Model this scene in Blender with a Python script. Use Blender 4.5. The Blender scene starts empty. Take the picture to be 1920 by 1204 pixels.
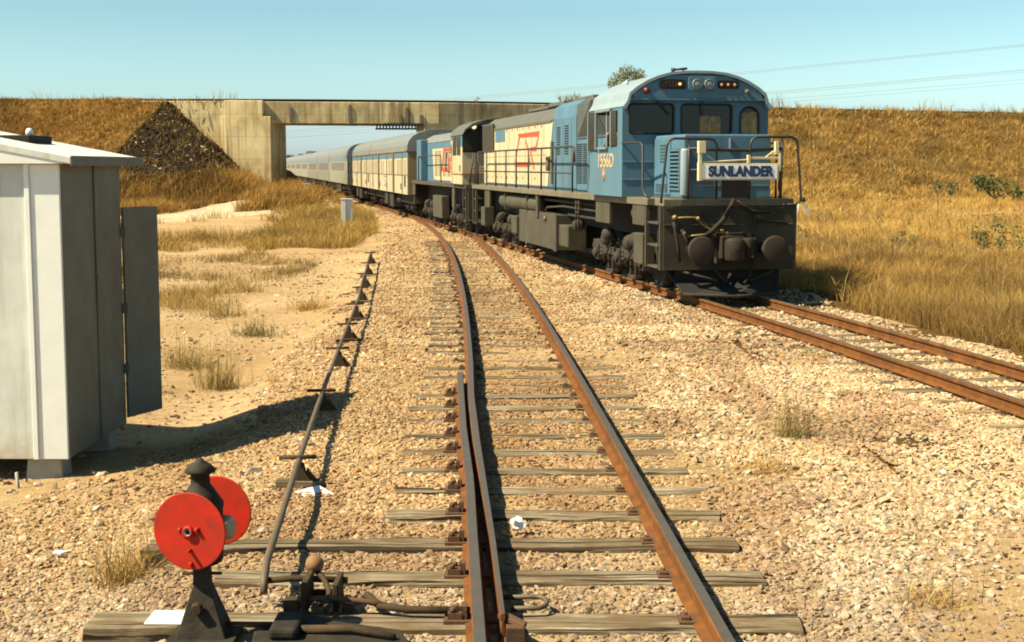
import bpy, bmesh, math, random
import numpy as np
from mathutils import Vector, Matrix, geometry
R = math.radians
rng = np.random.default_rng(7)
random.seed(7)
scene = bpy.context.scene
C = scene.collection

# ------------------------------------------------------------------ camera, sky, sun, exposure
cam_d = bpy.data.cameras.new('camera')
cam_d.sensor_width = 36.0
cam_d.lens = 50.0
cam_d.clip_start = 0.1
cam_d.clip_end = 6000
cam = bpy.data.objects.new('camera', cam_d)
C.objects.link(cam)
cam.location = (0, 0, 2.36)
cam.rotation_euler = (R(90 - 6.206), 0, 0)
scene.camera = cam

SUN_EL, SUN_AZ = 49.0, 18.0          # elevation; degrees behind square-left of the camera
sdir = Vector((-math.cos(R(SUN_AZ)) * math.cos(R(SUN_EL)), -math.sin(R(SUN_AZ)) * math.cos(R(SUN_EL)), math.sin(R(SUN_EL))))
world = bpy.data.worlds.new('World')
scene.world = world
world.use_nodes = True
wn, wl = world.node_tree.nodes, world.node_tree.links
bg = wn['Background']
sky = wn.new('ShaderNodeTexSky')
sky.sky_type = 'NISHITA'
sky.sun_disc = False
sky.sun_elevation = R(SUN_EL)
sky.sun_rotation = math.atan2(sdir.x, sdir.y)
sky.air_density = 1.25
sky.dust_density = 0.4
sky.ozone_density = 1.0
sky_strength = 0.05
hs = wn.new('ShaderNodeHueSaturation')
hs.inputs['Hue'].default_value = 0.47
hs.inputs['Saturation'].default_value = 0.42
hs.inputs['Value'].default_value = 0.083
gm = wn.new('ShaderNodeGamma')                      # deeper zenith, pale horizon
gm.inputs['Gamma'].default_value = 2.1
wl.new(sky.outputs[0], gm.inputs['Color'])
wl.new(gm.outputs[0], hs.inputs['Color'])
tint = wn.new('ShaderNodeMixRGB')
tint.blend_type = 'MULTIPLY'
tint.inputs[0].default_value = 1.0
tint.inputs[2].default_value = (1.05, 1.53, 1.80, 1)
wl.new(hs.outputs[0], tint.inputs[1])
wl.new(tint.outputs[0], bg.inputs[0])
bg.inputs[1].default_value = sky_strength

sl = bpy.data.lights.new('sun', 'SUN')
sl.energy = 5.0
sl.angle = R(0.5)
sl.color = (1.0, 0.86, 0.60)
so = bpy.data.objects.new('sun', sl)
C.objects.link(so)
so.rotation_euler = (-sdir).to_track_quat('-Z', 'Y').to_euler()

vs = scene.view_settings
vs.view_transform = 'Standard'
vs.look = 'None'
vs.exposure = 1.48
vs.gamma = 1.0
scene.cycles.filter_width = 1.9
scene.cycles.max_bounces = 6
scene.cycles.diffuse_bounces = 3
scene.cycles.transparent_max_bounces = 12

# ------------------------------------------------------------------ materials
def nodes_of(name):
    m = bpy.data.materials.new(name)
    m.use_nodes = True
    nt = m.node_tree
    return m, nt.nodes, nt.links, nt.nodes['Principled BSDF']

ALB = 0.60                                            # one exposure-wide scale for every painted-in reflectance
def rgba(c, k=ALB): return (min(c[0] * k, .9), min(c[1] * k, .9), min(c[2] * k, .9), 1.0)

def noise(n, l, vec, scale, detail=4.0, rough=0.6):
    t = n.new('ShaderNodeTexNoise')
    t.inputs['Scale'].default_value = scale
    t.inputs['Detail'].default_value = detail
    t.inputs['Roughness'].default_value = rough
    l.new(vec, t.inputs['Vector'])
    return t.outputs['Fac']

def ramp(n, l, fac, stops):
    r = n.new('ShaderNodeValToRGB')
    e = r.color_ramp.elements
    while len(e) < len(stops): e.new(0.5)
    for i, (p, c) in enumerate(stops):
        e[i].position = p
        e[i].color = rgba(c) if not isinstance(c, (int, float)) else (c, c, c, 1)
    l.new(fac, r.inputs[0])
    return r.outputs[0]

def mix(n, l, fac, a, b, mode='MIX'):
    m = n.new('ShaderNodeMixRGB')
    m.blend_type = mode
    for s, v in ((0, fac), (1, a), (2, b)):
        if isinstance(v, (int, float)): m.inputs[s].default_value = v
        elif isinstance(v, (tuple, list)): m.inputs[s].default_value = rgba(v)
        else: l.new(v, m.inputs[s])
    return m.outputs[0]

def objvec(n, l, scale=(1, 1, 1)):
    tc = n.new('ShaderNodeTexCoord')
    mp = n.new('ShaderNodeMapping')
    mp.inputs['Scale'].default_value = scale
    l.new(tc.outputs['Object'], mp.inputs[0])
    return mp.outputs[0]

def bump(n, l, b, h, strength=0.4, dist=0.01):
    bp = n.new('ShaderNodeBump')
    bp.inputs['Strength'].default_value = strength
    bp.inputs['Distance'].default_value = dist
    l.new(h, bp.inputs['Height'])
    l.new(bp.outputs[0], b.inputs['Normal'])

def mat(name, col, rough=0.6, metal=0.0, var=0.18, scale=3.0, dirt=None, damt=0.45, dscale=2.0, stretch=(1, 1, 1), bmp=0.0, bscale=40, spec=0.4, bdist=0.01):
    """paint, metal, concrete: a base colour that wanders a little, with patches of grime of their own shape"""
    m, n, l, b = nodes_of(name)
    v = objvec(n, l, stretch)
    f = noise(n, l, v, scale, 6, 0.65)
    c = ramp(n, l, f, [(0.25, tuple(x * (1 - var) for x in col)), (0.75, tuple(min(1.3, x * (1 + var)) for x in col))])
    if dirt:
        g = noise(n, l, v, dscale, 8, 0.7)
        gf = ramp(n, l, g, [(0.5 - 0.12, 0.0), (0.5 + 0.2, damt)])
        c = mix(n, l, gf, c, dirt)
    l.new(c, b.inputs['Base Color'])
    b.inputs['Roughness'].default_value = rough
    b.inputs['Metallic'].default_value = metal
    b.inputs['Specular IOR Level'].default_value = spec
    if bmp:
        bump(n, l, b, noise(n, l, v, bscale, 5, 0.6), bmp, bdist)
    return m

def attr_mat(name, rough=0.9, transl=0.0, var=0.0):
    m, n, l, b = nodes_of(name)
    a = n.new('ShaderNodeAttribute')
    a.attribute_name = 'Col'
    col = a.outputs['Color']
    if var:
        v = objvec(n, l)
        col = mix(n, l, ramp(n, l, noise(n, l, v, 60, 5, 0.7), [(0.35, 0.0), (0.7, var)]), col, (0.13, 0.09, 0.05))
    l.new(col, b.inputs['Base Color'])
    b.inputs['Roughness'].default_value = rough
    b.inputs['Specular IOR Level'].default_value = 0.15
    if transl:
        t = n.new('ShaderNodeBsdfTranslucent')
        l.new(a.outputs['Color'], t.inputs[0])
        ms = n.new('ShaderNodeMixShader')
        ms.inputs[0].default_value = transl
        l.new(b.outputs[0], ms.inputs[1])
        l.new(t.outputs[0], ms.inputs[2])
        l.new(ms.outputs[0], n['Material Output'].inputs[0])
    return m

def glass_mat(name, tint, gloss=0.12, opacity=0.5):
    m, n, l, b = nodes_of(name)
    tr = n.new('ShaderNodeBsdfTransparent')
    tr.inputs[0].default_value = rgba(tint, 1)
    gl = n.new('ShaderNodeBsdfGlossy')
    gl.inputs['Roughness'].default_value = 0.05
    fr = n.new('ShaderNodeFresnel')
    fr.inputs[0].default_value = 1.5
    ms = n.new('ShaderNodeMixShader')
    l.new(fr.outputs[0], ms.inputs[0])
    l.new(tr.outputs[0], ms.inputs[1])
    l.new(gl.outputs[0], ms.inputs[2])
    l.new(ms.outputs[0], n['Material Output'].inputs[0])
    return m

def emit_mat(name, col, s):
    m, n, l, b = nodes_of(name)
    b.inputs['Base Color'].default_value = rgba(col)
    b.inputs['Emission Color'].default_value = rgba(col, 1)
    b.inputs['Emission Strength'].default_value = s
    return m

M = {}
GR = (0.10, 0.075, 0.045)     # track grime
M['blue'] = mat('blue_paint', (0.098, 0.235, 0.335), 0.5, 0, 0.16, 1.3, (0.09, 0.11, 0.10), 0.65, 2.6, (1, 1, 0.28))
M['blue_pale'] = mat('pale_blue_paint', (0.30, 0.40, 0.44), 0.5, 0, 0.10, 1.5, (0.25, 0.25, 0.22), 0.35, 2.2)
M['cream'] = mat('cream_paint', (0.70, 0.60, 0.38), 0.5, 0, 0.08, 1.5, (0.36, 0.26, 0.12), 0.42, 2.2, (1, 1, 0.3))
M['van_cream'] = mat('van_cream_paint', (0.62, 0.53, 0.34), 0.55, 0, 0.10, 1.2, (0.28, 0.20, 0.10), 0.45, 2.0, (1, 1, 0.3))
M['red'] = mat('red_paint', (0.62, 0.085, 0.03), 0.5, 0, 0.08, 3)
M['disc_red'] = mat('signal_red_paint', (0.60, 0.022, 0.006), 0.6, 0, 0.14, 4, (0.24, 0.035, 0.014), 0.75, 9, spec=0.2, bmp=0.1, bscale=25)
M['grey_roof'] = mat('weathered_grey_roof', (0.125, 0.125, 0.098), 0.65, 0, 0.15, 2, (0.10, 0.09, 0.07), 0.5, 3)
M['roof_pale'] = mat('pale_roof', (0.22, 0.245, 0.23), 0.55, 0, 0.12, 1.2, (0.17, 0.14, 0.10), 0.55, 1.5)
M['olive'] = mat('grimy_olive_frame', (0.20, 0.17, 0.105), 0.7, 0, 0.15, 2.5, (0.08, 0.06, 0.035), 0.55, 3)
M['side_plate'] = mat('grimy_grey_green_plate', (0.088, 0.078, 0.044), 0.75, 0, 0.22, 3, (0.030, 0.022, 0.012), 0.75, 2.5, (1, 1, 0.4))
M['under'] = mat('dark_grimy_underframe', (0.020, 0.016, 0.010), 0.85, 0, 0.3, 4, (0.07, 0.045, 0.022), 0.4, 5)
M['under_dk'] = mat('black_underframe', (0.012, 0.011, 0.009), 0.85, 0, 0.3, 4)
M['bogie'] = mat('dusty_bogie_steel', (0.050, 0.038, 0.021), 0.85, 0, 0.4, 5, (0.012, 0.009, 0.006), 0.8, 4)
M['stock'] = mat('dirty_headstock', (0.075, 0.066, 0.036), 0.85, 0, 0.3, 2, (0.010, 0.008, 0.006), 0.97, 1.4)
M['buffer'] = mat('rusty_buffer_face', (0.032, 0.021, 0.011), 0.8, 0, 0.3, 6, (0.08, 0.05, 0.025), 0.4, 5)
M['black'] = mat('black_iron', (0.022, 0.019, 0.014), 0.85, 0, 0.3, 6, (0.10, 0.07, 0.04), 0.45, 8, spec=0.2, bmp=0.3)
M['pipe'] = mat('dark_handrail', (0.035, 0.028, 0.022), 0.5, 0, 0.2, 6)
M['dark'] = mat('dark_opening', (0.012, 0.012, 0.011), 0.9, 0, 0.2, 6)
M['interior'] = mat('dark_green_interior', (0.05, 0.07, 0.06), 0.8, 0, 0.2, 3)
M['rubber'] = mat('black_rubber', (0.015, 0.016, 0.016), 0.6, 0, 0.2, 6)
M['glass'] = glass_mat('tinted_glass', (0.42, 0.47, 0.44))
M['glass_dk'] = mat('dark_window_glass', (0.035, 0.036, 0.028), 0.25, 0, 0.3, 4, spec=0.25)
M['lens'] = mat('headlight_lens', (0.42, 0.44, 0.42), 0.12, 0.5, 0.05, 6)
M['chrome'] = mat('dull_metal_ring', (0.24, 0.30, 0.30), 0.4, 0.1, 0.1, 6)
M['amber'] = emit_mat('amber_marker_lamp', (0.9, 0.42, 0.12), 0.6)
M['head_on'] = emit_mat('lit_headlight', (1.0, 0.66, 0.30), 0.75)
M['red_lamp'] = mat('red_marker_lens', (0.16, 0.02, 0.012), 0.4, 0, 0.1, 6)
M['sign_cream'] = mat('cream_sign_frame', (0.88, 0.73, 0.42), 0.5, 0, 0.08, 5)
M['sign_white'] = mat('white_sign_board', (1.35, 1.36, 1.25), 0.45, 0, 0.03, 5)
M['sign_blue'] = mat('navy_lettering', (0.025, 0.06, 0.15), 0.6, 0, 0.03, 5)
M['number'] = mat('faded_yellow_numerals', (0.66, 0.43, 0.18), 0.6, 0, 0.12, 9)
M['crest'] = mat('gold_crest', (0.45, 0.27, 0.12), 0.5, 0, 0.2, 30)
M['skin'] = mat('skin', (0.45, 0.20, 0.12), 0.55, 0, 0.08, 9)
M['shirt'] = mat('dark_blue_shirt', (0.03, 0.04, 0.07), 0.8, 0, 0.1, 9)
M['hair'] = mat('dark_hair', (0.03, 0.02, 0.015), 0.7, 0, 0.1, 9)
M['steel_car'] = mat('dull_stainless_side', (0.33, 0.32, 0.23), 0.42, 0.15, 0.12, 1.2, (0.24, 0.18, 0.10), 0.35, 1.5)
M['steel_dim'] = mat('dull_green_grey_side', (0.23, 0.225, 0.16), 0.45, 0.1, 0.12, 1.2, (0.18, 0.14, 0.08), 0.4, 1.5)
M['rust'] = mat('rusty_rail', (0.225, 0.085, 0.020), 0.85, 0, 0.32, 6, (0.085, 0.038, 0.016), 0.85, 3.2, bmp=0.4, bscale=60, spec=0.15)
M['rust_dk'] = mat('dark_rust', (0.135, 0.064, 0.026), 0.85, 0, 0.25, 9, (0.06, 0.035, 0.02), 0.6, 10, bmp=0.4, bscale=50)
M['railhead'] = mat('worn_rail_head', (0.115, 0.105, 0.085), 0.5, 0.25, 0.2, 8, (0.13, 0.065, 0.025), 0.45, 3)
M['iron'] = mat('old_brown_iron', (0.052, 0.037, 0.021), 0.85, 0, 0.3, 10, (0.13, 0.07, 0.03), 0.6, 7, bmp=0.4, bscale=40, spec=0.2)
M['rod'] = mat('dull_steel_rodding', (0.135, 0.105, 0.065), 0.65, 0.1, 0.2, 6, (0.15, 0.08, 0.035), 0.45, 4)
M['white_paint'] = mat('white_paint', (1.15, 1.13, 1.06), 0.6, 0, 0.05, 8, (0.45, 0.38, 0.26), 0.35, 14)
M['paper'] = mat('white_paper', (1.2, 1.2, 1.2), 0.8, 0, 0.03, 8)
M['card'] = mat('pale_card', (0.85, 0.82, 0.80), 0.8, 0, 0.05, 8)
M['galv_edge'] = mat('galvanised_trim', (1.0, 1.04, 0.98), 0.5, 0.1, 0.07, 4)
M['plinth'] = mat('concrete_plinth', (0.50, 0.47, 0.38), 0.85, 0, 0.12, 8, (0.3, 0.27, 0.2), 0.4, 10, bmp=0.3, bscale=50)
M['marker'] = mat('grey_concrete_post', (0.85, 0.87, 0.84), 0.8, 0, 0.10, 5)
M['bark'] = mat('pale_bark', (0.30, 0.25, 0.18), 0.9, 0, 0.25, 5)
M['cock_brass'] = mat('dusty_brass_cocks', (0.34, 0.24, 0.10), 0.5, 0.2, 0.25, 9)
M['seam'] = mat('shadowy_seam', (0.06, 0.10, 0.13), 0.7, 0, 0.1, 9)  # dark blue of panel joints and louvre bars
M['seam_cream'] = mat('brown_seam', (0.26, 0.19, 0.10), 0.7, 0, 0.15, 9)
M['shutter'] = mat('brown_radiator_shutter', (0.10, 0.085, 0.05), 0.7, 0, 0.2, 6)
M['duct'] = mat('grimy_grey_duct', (0.085, 0.10, 0.09), 0.7, 0, 0.2, 3)
M['dim_number'] = mat('dim_numerals', (0.10, 0.06, 0.03), 0.6, 0, 0.1, 9)
M['amber_dim'] = emit_mat('amber_marker_lens', (0.55, 0.20, 0.06), 0.2)
M['lit_lens'] = mat('headlight_rim', (0.25, 0.22, 0.16), 0.5, 0, 0.1, 9)
M['stripe'] = mat('dull_orange_stripe', (0.36, 0.20, 0.07), 0.6, 0, 0.15, 4)
M['door_post'] = mat('brown_door_post', (0.22, 0.165, 0.085), 0.7, 0, 0.2, 4)
M['mark_blue'] = mat('faded_blue_marking', (0.22, 0.26, 0.32), 0.6, 0, 0.1, 9)
M['van_end'] = mat('grimy_van_end', (0.30, 0.22, 0.10), 0.7, 0, 0.2, 2, (0.12, 0.09, 0.05), 0.6, 2)
M['ball_rust'] = mat('rusty_ball', (0.30, 0.16, 0.065), 0.8, 0, 0.2, 12, (0.12, 0.065, 0.03), 0.4, 14)
def hut_mat():
    m, n, l, b = nodes_of('galvanised_hut_sheet')
    v = objvec(n, l, (1, 1, .45))
    c = ramp(n, l, noise(n, l, v, 2.4, 6, .65), [(.3, (.66, .70, .65)), (.7, (.90, .93, .86))])
    c = mix(n, l, ramp(n, l, noise(n, l, objvec(n, l, (5, 5, .35)), 2.0, 6, .7), [(.50, 0.0), (.68, .5)]), c, (.46, .44, .36))
    sx = n.new('ShaderNodeSeparateXYZ'); l.new(objvec(n, l), sx.inputs[0])
    ad = n.new('ShaderNodeMath'); ad.operation = 'MULTIPLY_ADD'; ad.inputs[1].default_value = .55; l.new(noise(n, l, objvec(n, l, (3, 3, 3)), 3, 6, .7), ad.inputs[0]); l.new(sx.outputs['Z'], ad.inputs[2])
    c = mix(n, l, ramp(n, l, ad.outputs[0], [(.22, .75), (.52, 0.0)]), c, (.52, .40, .24))     # soil splashed along the foot
    l.new(c, b.inputs['Base Color']); b.inputs['Roughness'].default_value = .55; b.inputs['Specular IOR Level'].default_value = .3
    bump(n, l, b, noise(n, l, objvec(n, l), 2.2, 2, .5), .25, .05)
    return m
M['galv'] = hut_mat()
M['coach_band'] = mat('dull_blue_grey_band', (0.16, 0.215, 0.235), 0.55, 0, 0.1, 2)
M['bracket'] = mat('grey_stained_bracket', (0.16, 0.135, 0.085), 0.85, 0, 0.2, 5)
M['galv_dull'] = mat('dull_galvanised_sheet', (0.21, 0.21, 0.155), 0.65, 0.0, 0.16, 2.5, (0.10, 0.09, 0.06), 0.5, 3)  # hut sheet with the shaded side's darkness put into its colour, plus grime
M['lamp_black'] = mat('dusty_black_lamp', (0.022, 0.019, 0.013), 0.75, 0, 0.3, 6, (0.10, 0.075, 0.04), 0.5, 9, bmp=0.3, bscale=40, spec=0.2)
M['old_lens'] = mat('old_pale_lens', (0.40, 0.36, 0.25), 0.4, 0, 0.25, 14)
M['leafgreen'] = mat('green_twig', (0.16, 0.24, 0.10), 0.7, 0, 0.1, 6)
M['rockdark'] = mat('dark_grey_rock', (0.10, 0.09, 0.075), 0.9, 0, 0.2, 10)
M['stone'] = attr_mat('ballast_stone', 0.92, 0, 0.35)
M['blade'] = attr_mat('dry_grass_blade', 0.95, 0.12)
M['leaf'] = attr_mat('leaf', 0.7, 0.25)

def wood_mat():
    m, n, l, b = nodes_of('weathered_timber')
    oi = n.new('ShaderNodeObjectInfo')
    tc = n.new('ShaderNodeTexCoord')
    ad = n.new('ShaderNodeVectorMath'); ad.operation = 'ADD'
    sc = n.new('ShaderNodeVectorMath'); sc.operation = 'SCALE'; sc.inputs['Scale'].default_value = 37.0
    cb = n.new('ShaderNodeCombineXYZ')
    for k in range(3): l.new(oi.outputs['Random'], cb.inputs[k])
    l.new(cb.outputs[0], sc.inputs[0]); l.new(tc.outputs['Object'], ad.inputs[0]); l.new(sc.outputs[0], ad.inputs[1])
    def st(x, y, z):
        mp = n.new('ShaderNodeMapping'); mp.inputs['Scale'].default_value = (x, y, z)
        l.new(ad.outputs[0], mp.inputs[0]); return mp.outputs[0]
    g1 = noise(n, l, st(1.2, 26, 14), 1.6, 8, 0.72)
    c = ramp(n, l, g1, [(0.36, (0.10, 0.07, 0.04)), (0.46, (0.27, 0.215, 0.135)), (0.55, (0.42, 0.36, 0.25)), (0.66, (0.58, 0.52, 0.39))])
    p = noise(n, l, st(1, 1.6, 1), 2.2, 6, 0.65)
    c = mix(n, l, ramp(n, l, p, [(0.42, 0.0), (0.60, 0.75)]), c, (0.17, 0.105, 0.045))
    cr = noise(n, l, st(0.5, 22, 6), 1.3, 3, 0.5)
    crk = ramp(n, l, cr, [(0.405, 1.0), (0.43, 0.0)])
    c = mix(n, l, crk, c, (0.03, 0.02, 0.012))
    c2 = mix(n, l, ramp(n, l, oi.outputs['Random'], [(0.0, 0.55), (1.0, 1.0)]), (0.13, 0.10, 0.06), c)
    l.new(c2, b.inputs['Base Color'])
    b.inputs['Roughness'].default_value = 0.92
    b.inputs['Specular IOR Level'].default_value = 0.12
    hh = n.new('ShaderNodeMath'); hh.operation = 'SUBTRACT'
    l.new(g1, hh.inputs[0]); l.new(crk, hh.inputs[1])
    bump(n, l, b, hh.outputs[0], 0.8, 0.014)
    return m
M['wood'] = wood_mat()

def concrete_mat():
    m, n, l, b = nodes_of('stained_bridge_concrete')
    v = objvec(n, l)
    f = noise(n, l, v, 0.7, 8, 0.65)
    c = ramp(n, l, f, [(0.3, (0.62, 0.46, 0.22)), (0.5, (0.95, 0.75, 0.39)), (0.75, (1.1, 0.92, 0.54))])
    st = noise(n, l, objvec(n, l, (2.2, 2.2, 0.10)), 1.3, 8, 0.7)       # streaks running down
    c = mix(n, l, ramp(n, l, st, [(0.47, 0.0), (0.64, 0.78)]), c, (0.25, 0.175, 0.08))
    c = mix(n, l, ramp(n, l, noise(n, l, objvec(n, l, (.5, .5, .35)), .9, 7, .7), [(0.52, 0.0), (0.66, 0.62)]), c, (0.28, 0.20, 0.095))
    # form-board lines
    sx = n.new('ShaderNodeSeparateXYZ'); l.new(v, sx.inputs[0])
    w = n.new('ShaderNodeMath'); w.operation = 'FRACT'; w2 = n.new('ShaderNodeMath'); w2.operation = 'MULTIPLY'; w2.inputs[1].default_value = 0.72
    l.new(sx.outputs['Z'], w2.inputs[0]); l.new(w2.outputs[0], w.inputs[0])
    c = mix(n, l, ramp(n, l, w.outputs[0], [(0.0, 0.5), (0.035, 0.0)]), c, (0.18, 0.13, 0.07))
    l.new(c, b.inputs['Base Color'])
    b.inputs['Roughness'].default_value = 0.92
    b.inputs['Specular IOR Level'].default_value = 0.15
    bump(n, l, b, noise(n, l, v, 14, 6, 0.6), 0.3, 0.03)
    return m
M['concrete'] = concrete_mat()

def soil_mat(name, a, bcol, ccol, s1=0.35, s2=9.0, fine=55.0, bs=0.7, bd=0.05):
    m, n, l, b = nodes_of(name)
    v = objvec(n, l)
    f1 = noise(n, l, v, s1, 8, 0.68)
    f2 = noise(n, l, v, s2, 8, 0.7)
    c = ramp(n, l, f1, [(0.32, a), (0.5, bcol), (0.68, ccol)])
    c = mix(n, l, ramp(n, l, f2, [(0.38, 0.55), (0.62, 0.0)]), c, tuple(x * 0.5 for x in a))
    f3 = noise(n, l, v, fine, 4, 0.7)
    c = mix(n, l, ramp(n, l, f3, [(0.40, 0.5), (0.58, 0.0)]), c, tuple(x * 0.55 for x in bcol))
    l.new(c, b.inputs['Base Color'])
    b.inputs['Roughness'].default_value = 0.97
    b.inputs['Specular IOR Level'].default_value = 0.08
    mm = n.new('ShaderNodeMath'); mm.operation = 'ADD'
    l.new(f2, mm.inputs[0]); l.new(f3, mm.inputs[1])
    bump(n, l, b, mm.outputs[0], bs, bd)
    return m
M['soil'] = soil_mat('sandy_soil', (0.52, 0.34, 0.15), (0.74, 0.51, 0.26), (0.90, 0.68, 0.41))
M['bank'] = soil_mat('dry_bank_soil', (0.24, 0.12, 0.03), (0.38, 0.20, 0.055), (0.48, 0.28, 0.09), 0.25, 3.0, 20.0, 0.9, 0.2)
M['bank_right'] = soil_mat('dry_bank_soil_golden', (0.22, 0.125, 0.035), (0.34, 0.20, 0.06), (0.43, 0.275, 0.09), 0.25, 3.0, 20.0, 0.9, 0.2)
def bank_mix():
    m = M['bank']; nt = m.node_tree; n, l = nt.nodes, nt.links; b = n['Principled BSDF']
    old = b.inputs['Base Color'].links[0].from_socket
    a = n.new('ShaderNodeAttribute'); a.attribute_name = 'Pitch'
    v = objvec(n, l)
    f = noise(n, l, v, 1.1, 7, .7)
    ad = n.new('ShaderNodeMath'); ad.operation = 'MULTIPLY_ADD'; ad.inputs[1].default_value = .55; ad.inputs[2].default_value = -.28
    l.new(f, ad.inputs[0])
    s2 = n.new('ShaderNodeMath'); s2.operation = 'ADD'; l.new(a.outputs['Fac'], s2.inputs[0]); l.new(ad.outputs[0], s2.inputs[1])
    dk = ramp(n, l, noise(n, l, v, 2.6, 7, .75), [(.40, (.016, .010, .005)), (.55, (.036, .024, .010)), (.70, (.13, .08, .028))])  # dark stone pitching, with the end slope's shade put into its colour
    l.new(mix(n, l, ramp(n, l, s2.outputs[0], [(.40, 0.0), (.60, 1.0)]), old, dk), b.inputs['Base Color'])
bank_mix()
M['road'] = soil_mat('pale_dirt_road', (0.62, 0.46, 0.27), (0.78, 0.62, 0.40), (0.82, 0.70, 0.50), 0.5, 4.0, 30.0, 0.4, 0.04)
M['pitch'] = soil_mat('dark_stone_pitching', (0.022, 0.014, 0.006), (0.045, 0.030, 0.012), (0.11, 0.07, 0.025), 0.6, 4.0, 14.0, 1.0, 0.25)

# ------------------------------------------------------------------ mesh helpers
class MB:
    """collects boxes, tubes, lathes and prisms and links them as ONE mesh object"""
    def __init__(s): s.v, s.f, s.m, s.sm = [], [], [], []
    def add(s, vs, fs, mi=0, smooth=False, mtx=None):
        o = len(s.v)
        for p in vs:
            p = Vector(p)
            s.v.append(mtx @ p if mtx else p)
        for q in fs:
            s.f.append([o + i for i in q]); s.m.append(mi); s.sm.append(smooth)
        return s
    def box(s, x0, x1, y0, y1, z0, z1, mi=0, mtx=None):
        vs = [(x, y, z) for z in (z0, z1) for y in (y0, y1) for x in (x0, x1)]
        return s.add(vs, [(0, 2, 3, 1), (4, 5, 7, 6), (0, 1, 5, 4), (2, 6, 7, 3), (0, 4, 6, 2), (1, 3, 7, 5)], mi, False, mtx)
    def cyl(s, p0, p1, r0, r1=None, n=14, mi=0, smooth=True, cap=True):
        r1 = r0 if r1 is None else r1
        p0, p1 = Vector(p0), Vector(p1)
        q = (p1 - p0).to_track_quat('Z', 'Y')
        vs, fs = [], []
        for k, (p, r) in enumerate(((p0, r0), (p1, r1))):
            for i in range(n):
                a = 2 * math.pi * i / n
                vs.append(p + q @ Vector((r * math.cos(a), r * math.sin(a), 0)))
        for i in range(n):
            j = (i + 1) % n
            fs.append((i, j, n + j, n + i))
        s.add(vs, fs, mi, smooth)
        if cap:
            s.add(vs, [list(range(n))[::-1], list(range(n, 2 * n))], mi, False)
        return s
    def lathe(s, prof, n=20, mi=0, origin=(0, 0, 0), axis=(0, 0, 1), smooth=True):
        q = Vector(axis).to_track_quat('Z', 'Y')
        o = Vector(origin)
        vs, fs = [], []
        for r, h in prof:
            for i in range(n):
                a = 2 * math.pi * i / n
                vs.append(o + q @ Vector((r * math.cos(a), r * math.sin(a), h)))
        for k in range(len(prof) - 1):
            for i in range(n):
                j = (i + 1) % n
                fs.append((k * n + i, k * n + j, (k + 1) * n + j, (k + 1) * n + i))
        fs.append(list(range(n))[::-1]); 
        s.add(vs, fs[:-1], mi, smooth)
        s.add(vs, [fs[-1], list(range((len(prof) - 1) * n, len(prof) * n))], mi, False)
        return s
    def tube(s, pts, r, n=8, mi=0, cap=True):
        pts = [Vector(p) for p in pts]
        vs, fs = [], []
        up = Vector((0, 0, 1))
        prev = None
        for i, p in enumerate(pts):
            d = (pts[min(i + 1, len(pts) - 1)] - pts[max(i - 1, 0)]).normalized()
            ref = prev if prev is not None else (up if abs(d.z) < 0.9 else Vector((1, 0, 0)))
            a = ref - d * ref.dot(d)
            if a.length < 1e-5: a = Vector((1, 0, 0)) - d * d.x
            a.normalize(); prev = a
            b = d.cross(a)
            rr = r[i] if isinstance(r, (list, tuple)) else r
            for k in range(n):
                t = 2 * math.pi * k / n
                vs.append(p + a * (rr * math.cos(t)) + b * (rr * math.sin(t)))
        for i in range(len(pts) - 1):
            for k in range(n):
                j = (k + 1) % n
                fs.append((i * n + k, i * n + j, (i + 1) * n + j, (i + 1) * n + k))
        s.add(vs, fs, mi, True)
        if cap: s.add(vs, [list(range(n))[::-1], list(range((len(pts) - 1) * n, len(pts) * n))], mi, False)
        return s
    def prism(s, poly, h0, h1, axis='y', mi=0, smooth=False):
        """2-D polygon extruded along an axis: axis y takes (x, z), axis x takes (y, z), axis z takes (x, y)"""
        def P(a, b, h): return {'y': (a, h, b), 'x': (h, a, b), 'z': (a, b, h)}[axis]
        n = len(poly)
        vs = [P(a, b, h0) for a, b in poly] + [P(a, b, h1) for a, b in poly]
        fs = [(i, (i + 1) % n, n + (i + 1) % n, n + i) for i in range(n)]
        s.add(vs, fs, mi, smooth)
        s.add(vs, [list(range(n))[::-1], list(range(n, 2 * n))], mi, False)
        return s
    def build(s, name, mats, parent=None, bevel=0.0, loc=None):
        me = bpy.data.meshes.new(name)
        me.from_pydata([tuple(p) for p in s.v], [], s.f)
        if not isinstance(mats, (list, tuple)): mats = [mats]
        for k in mats: me.materials.append(M[k] if isinstance(k, str) else k)
        me.polygons.foreach_set('material_index', s.m)
        me.polygons.foreach_set('use_smooth', s.sm)
        bm = bmesh.new(); bm.from_mesh(me)
        bmesh.ops.remove_doubles(bm, verts=bm.verts, dist=1e-5)
        bmesh.ops.recalc_face_normals(bm, faces=bm.faces)
        bm.to_mesh(me); bm.free()
        o = bpy.data.objects.new(name, me)
        C.objects.link(o)
        if parent: o.parent = parent
        if loc: o.location = loc
        if bevel:
            b = o.modifiers.new('bevel', 'BEVEL')
            b.width = bevel; b.segments = 2; b.limit_method = 'ANGLE'; b.angle_limit = R(40)
        return o

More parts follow.
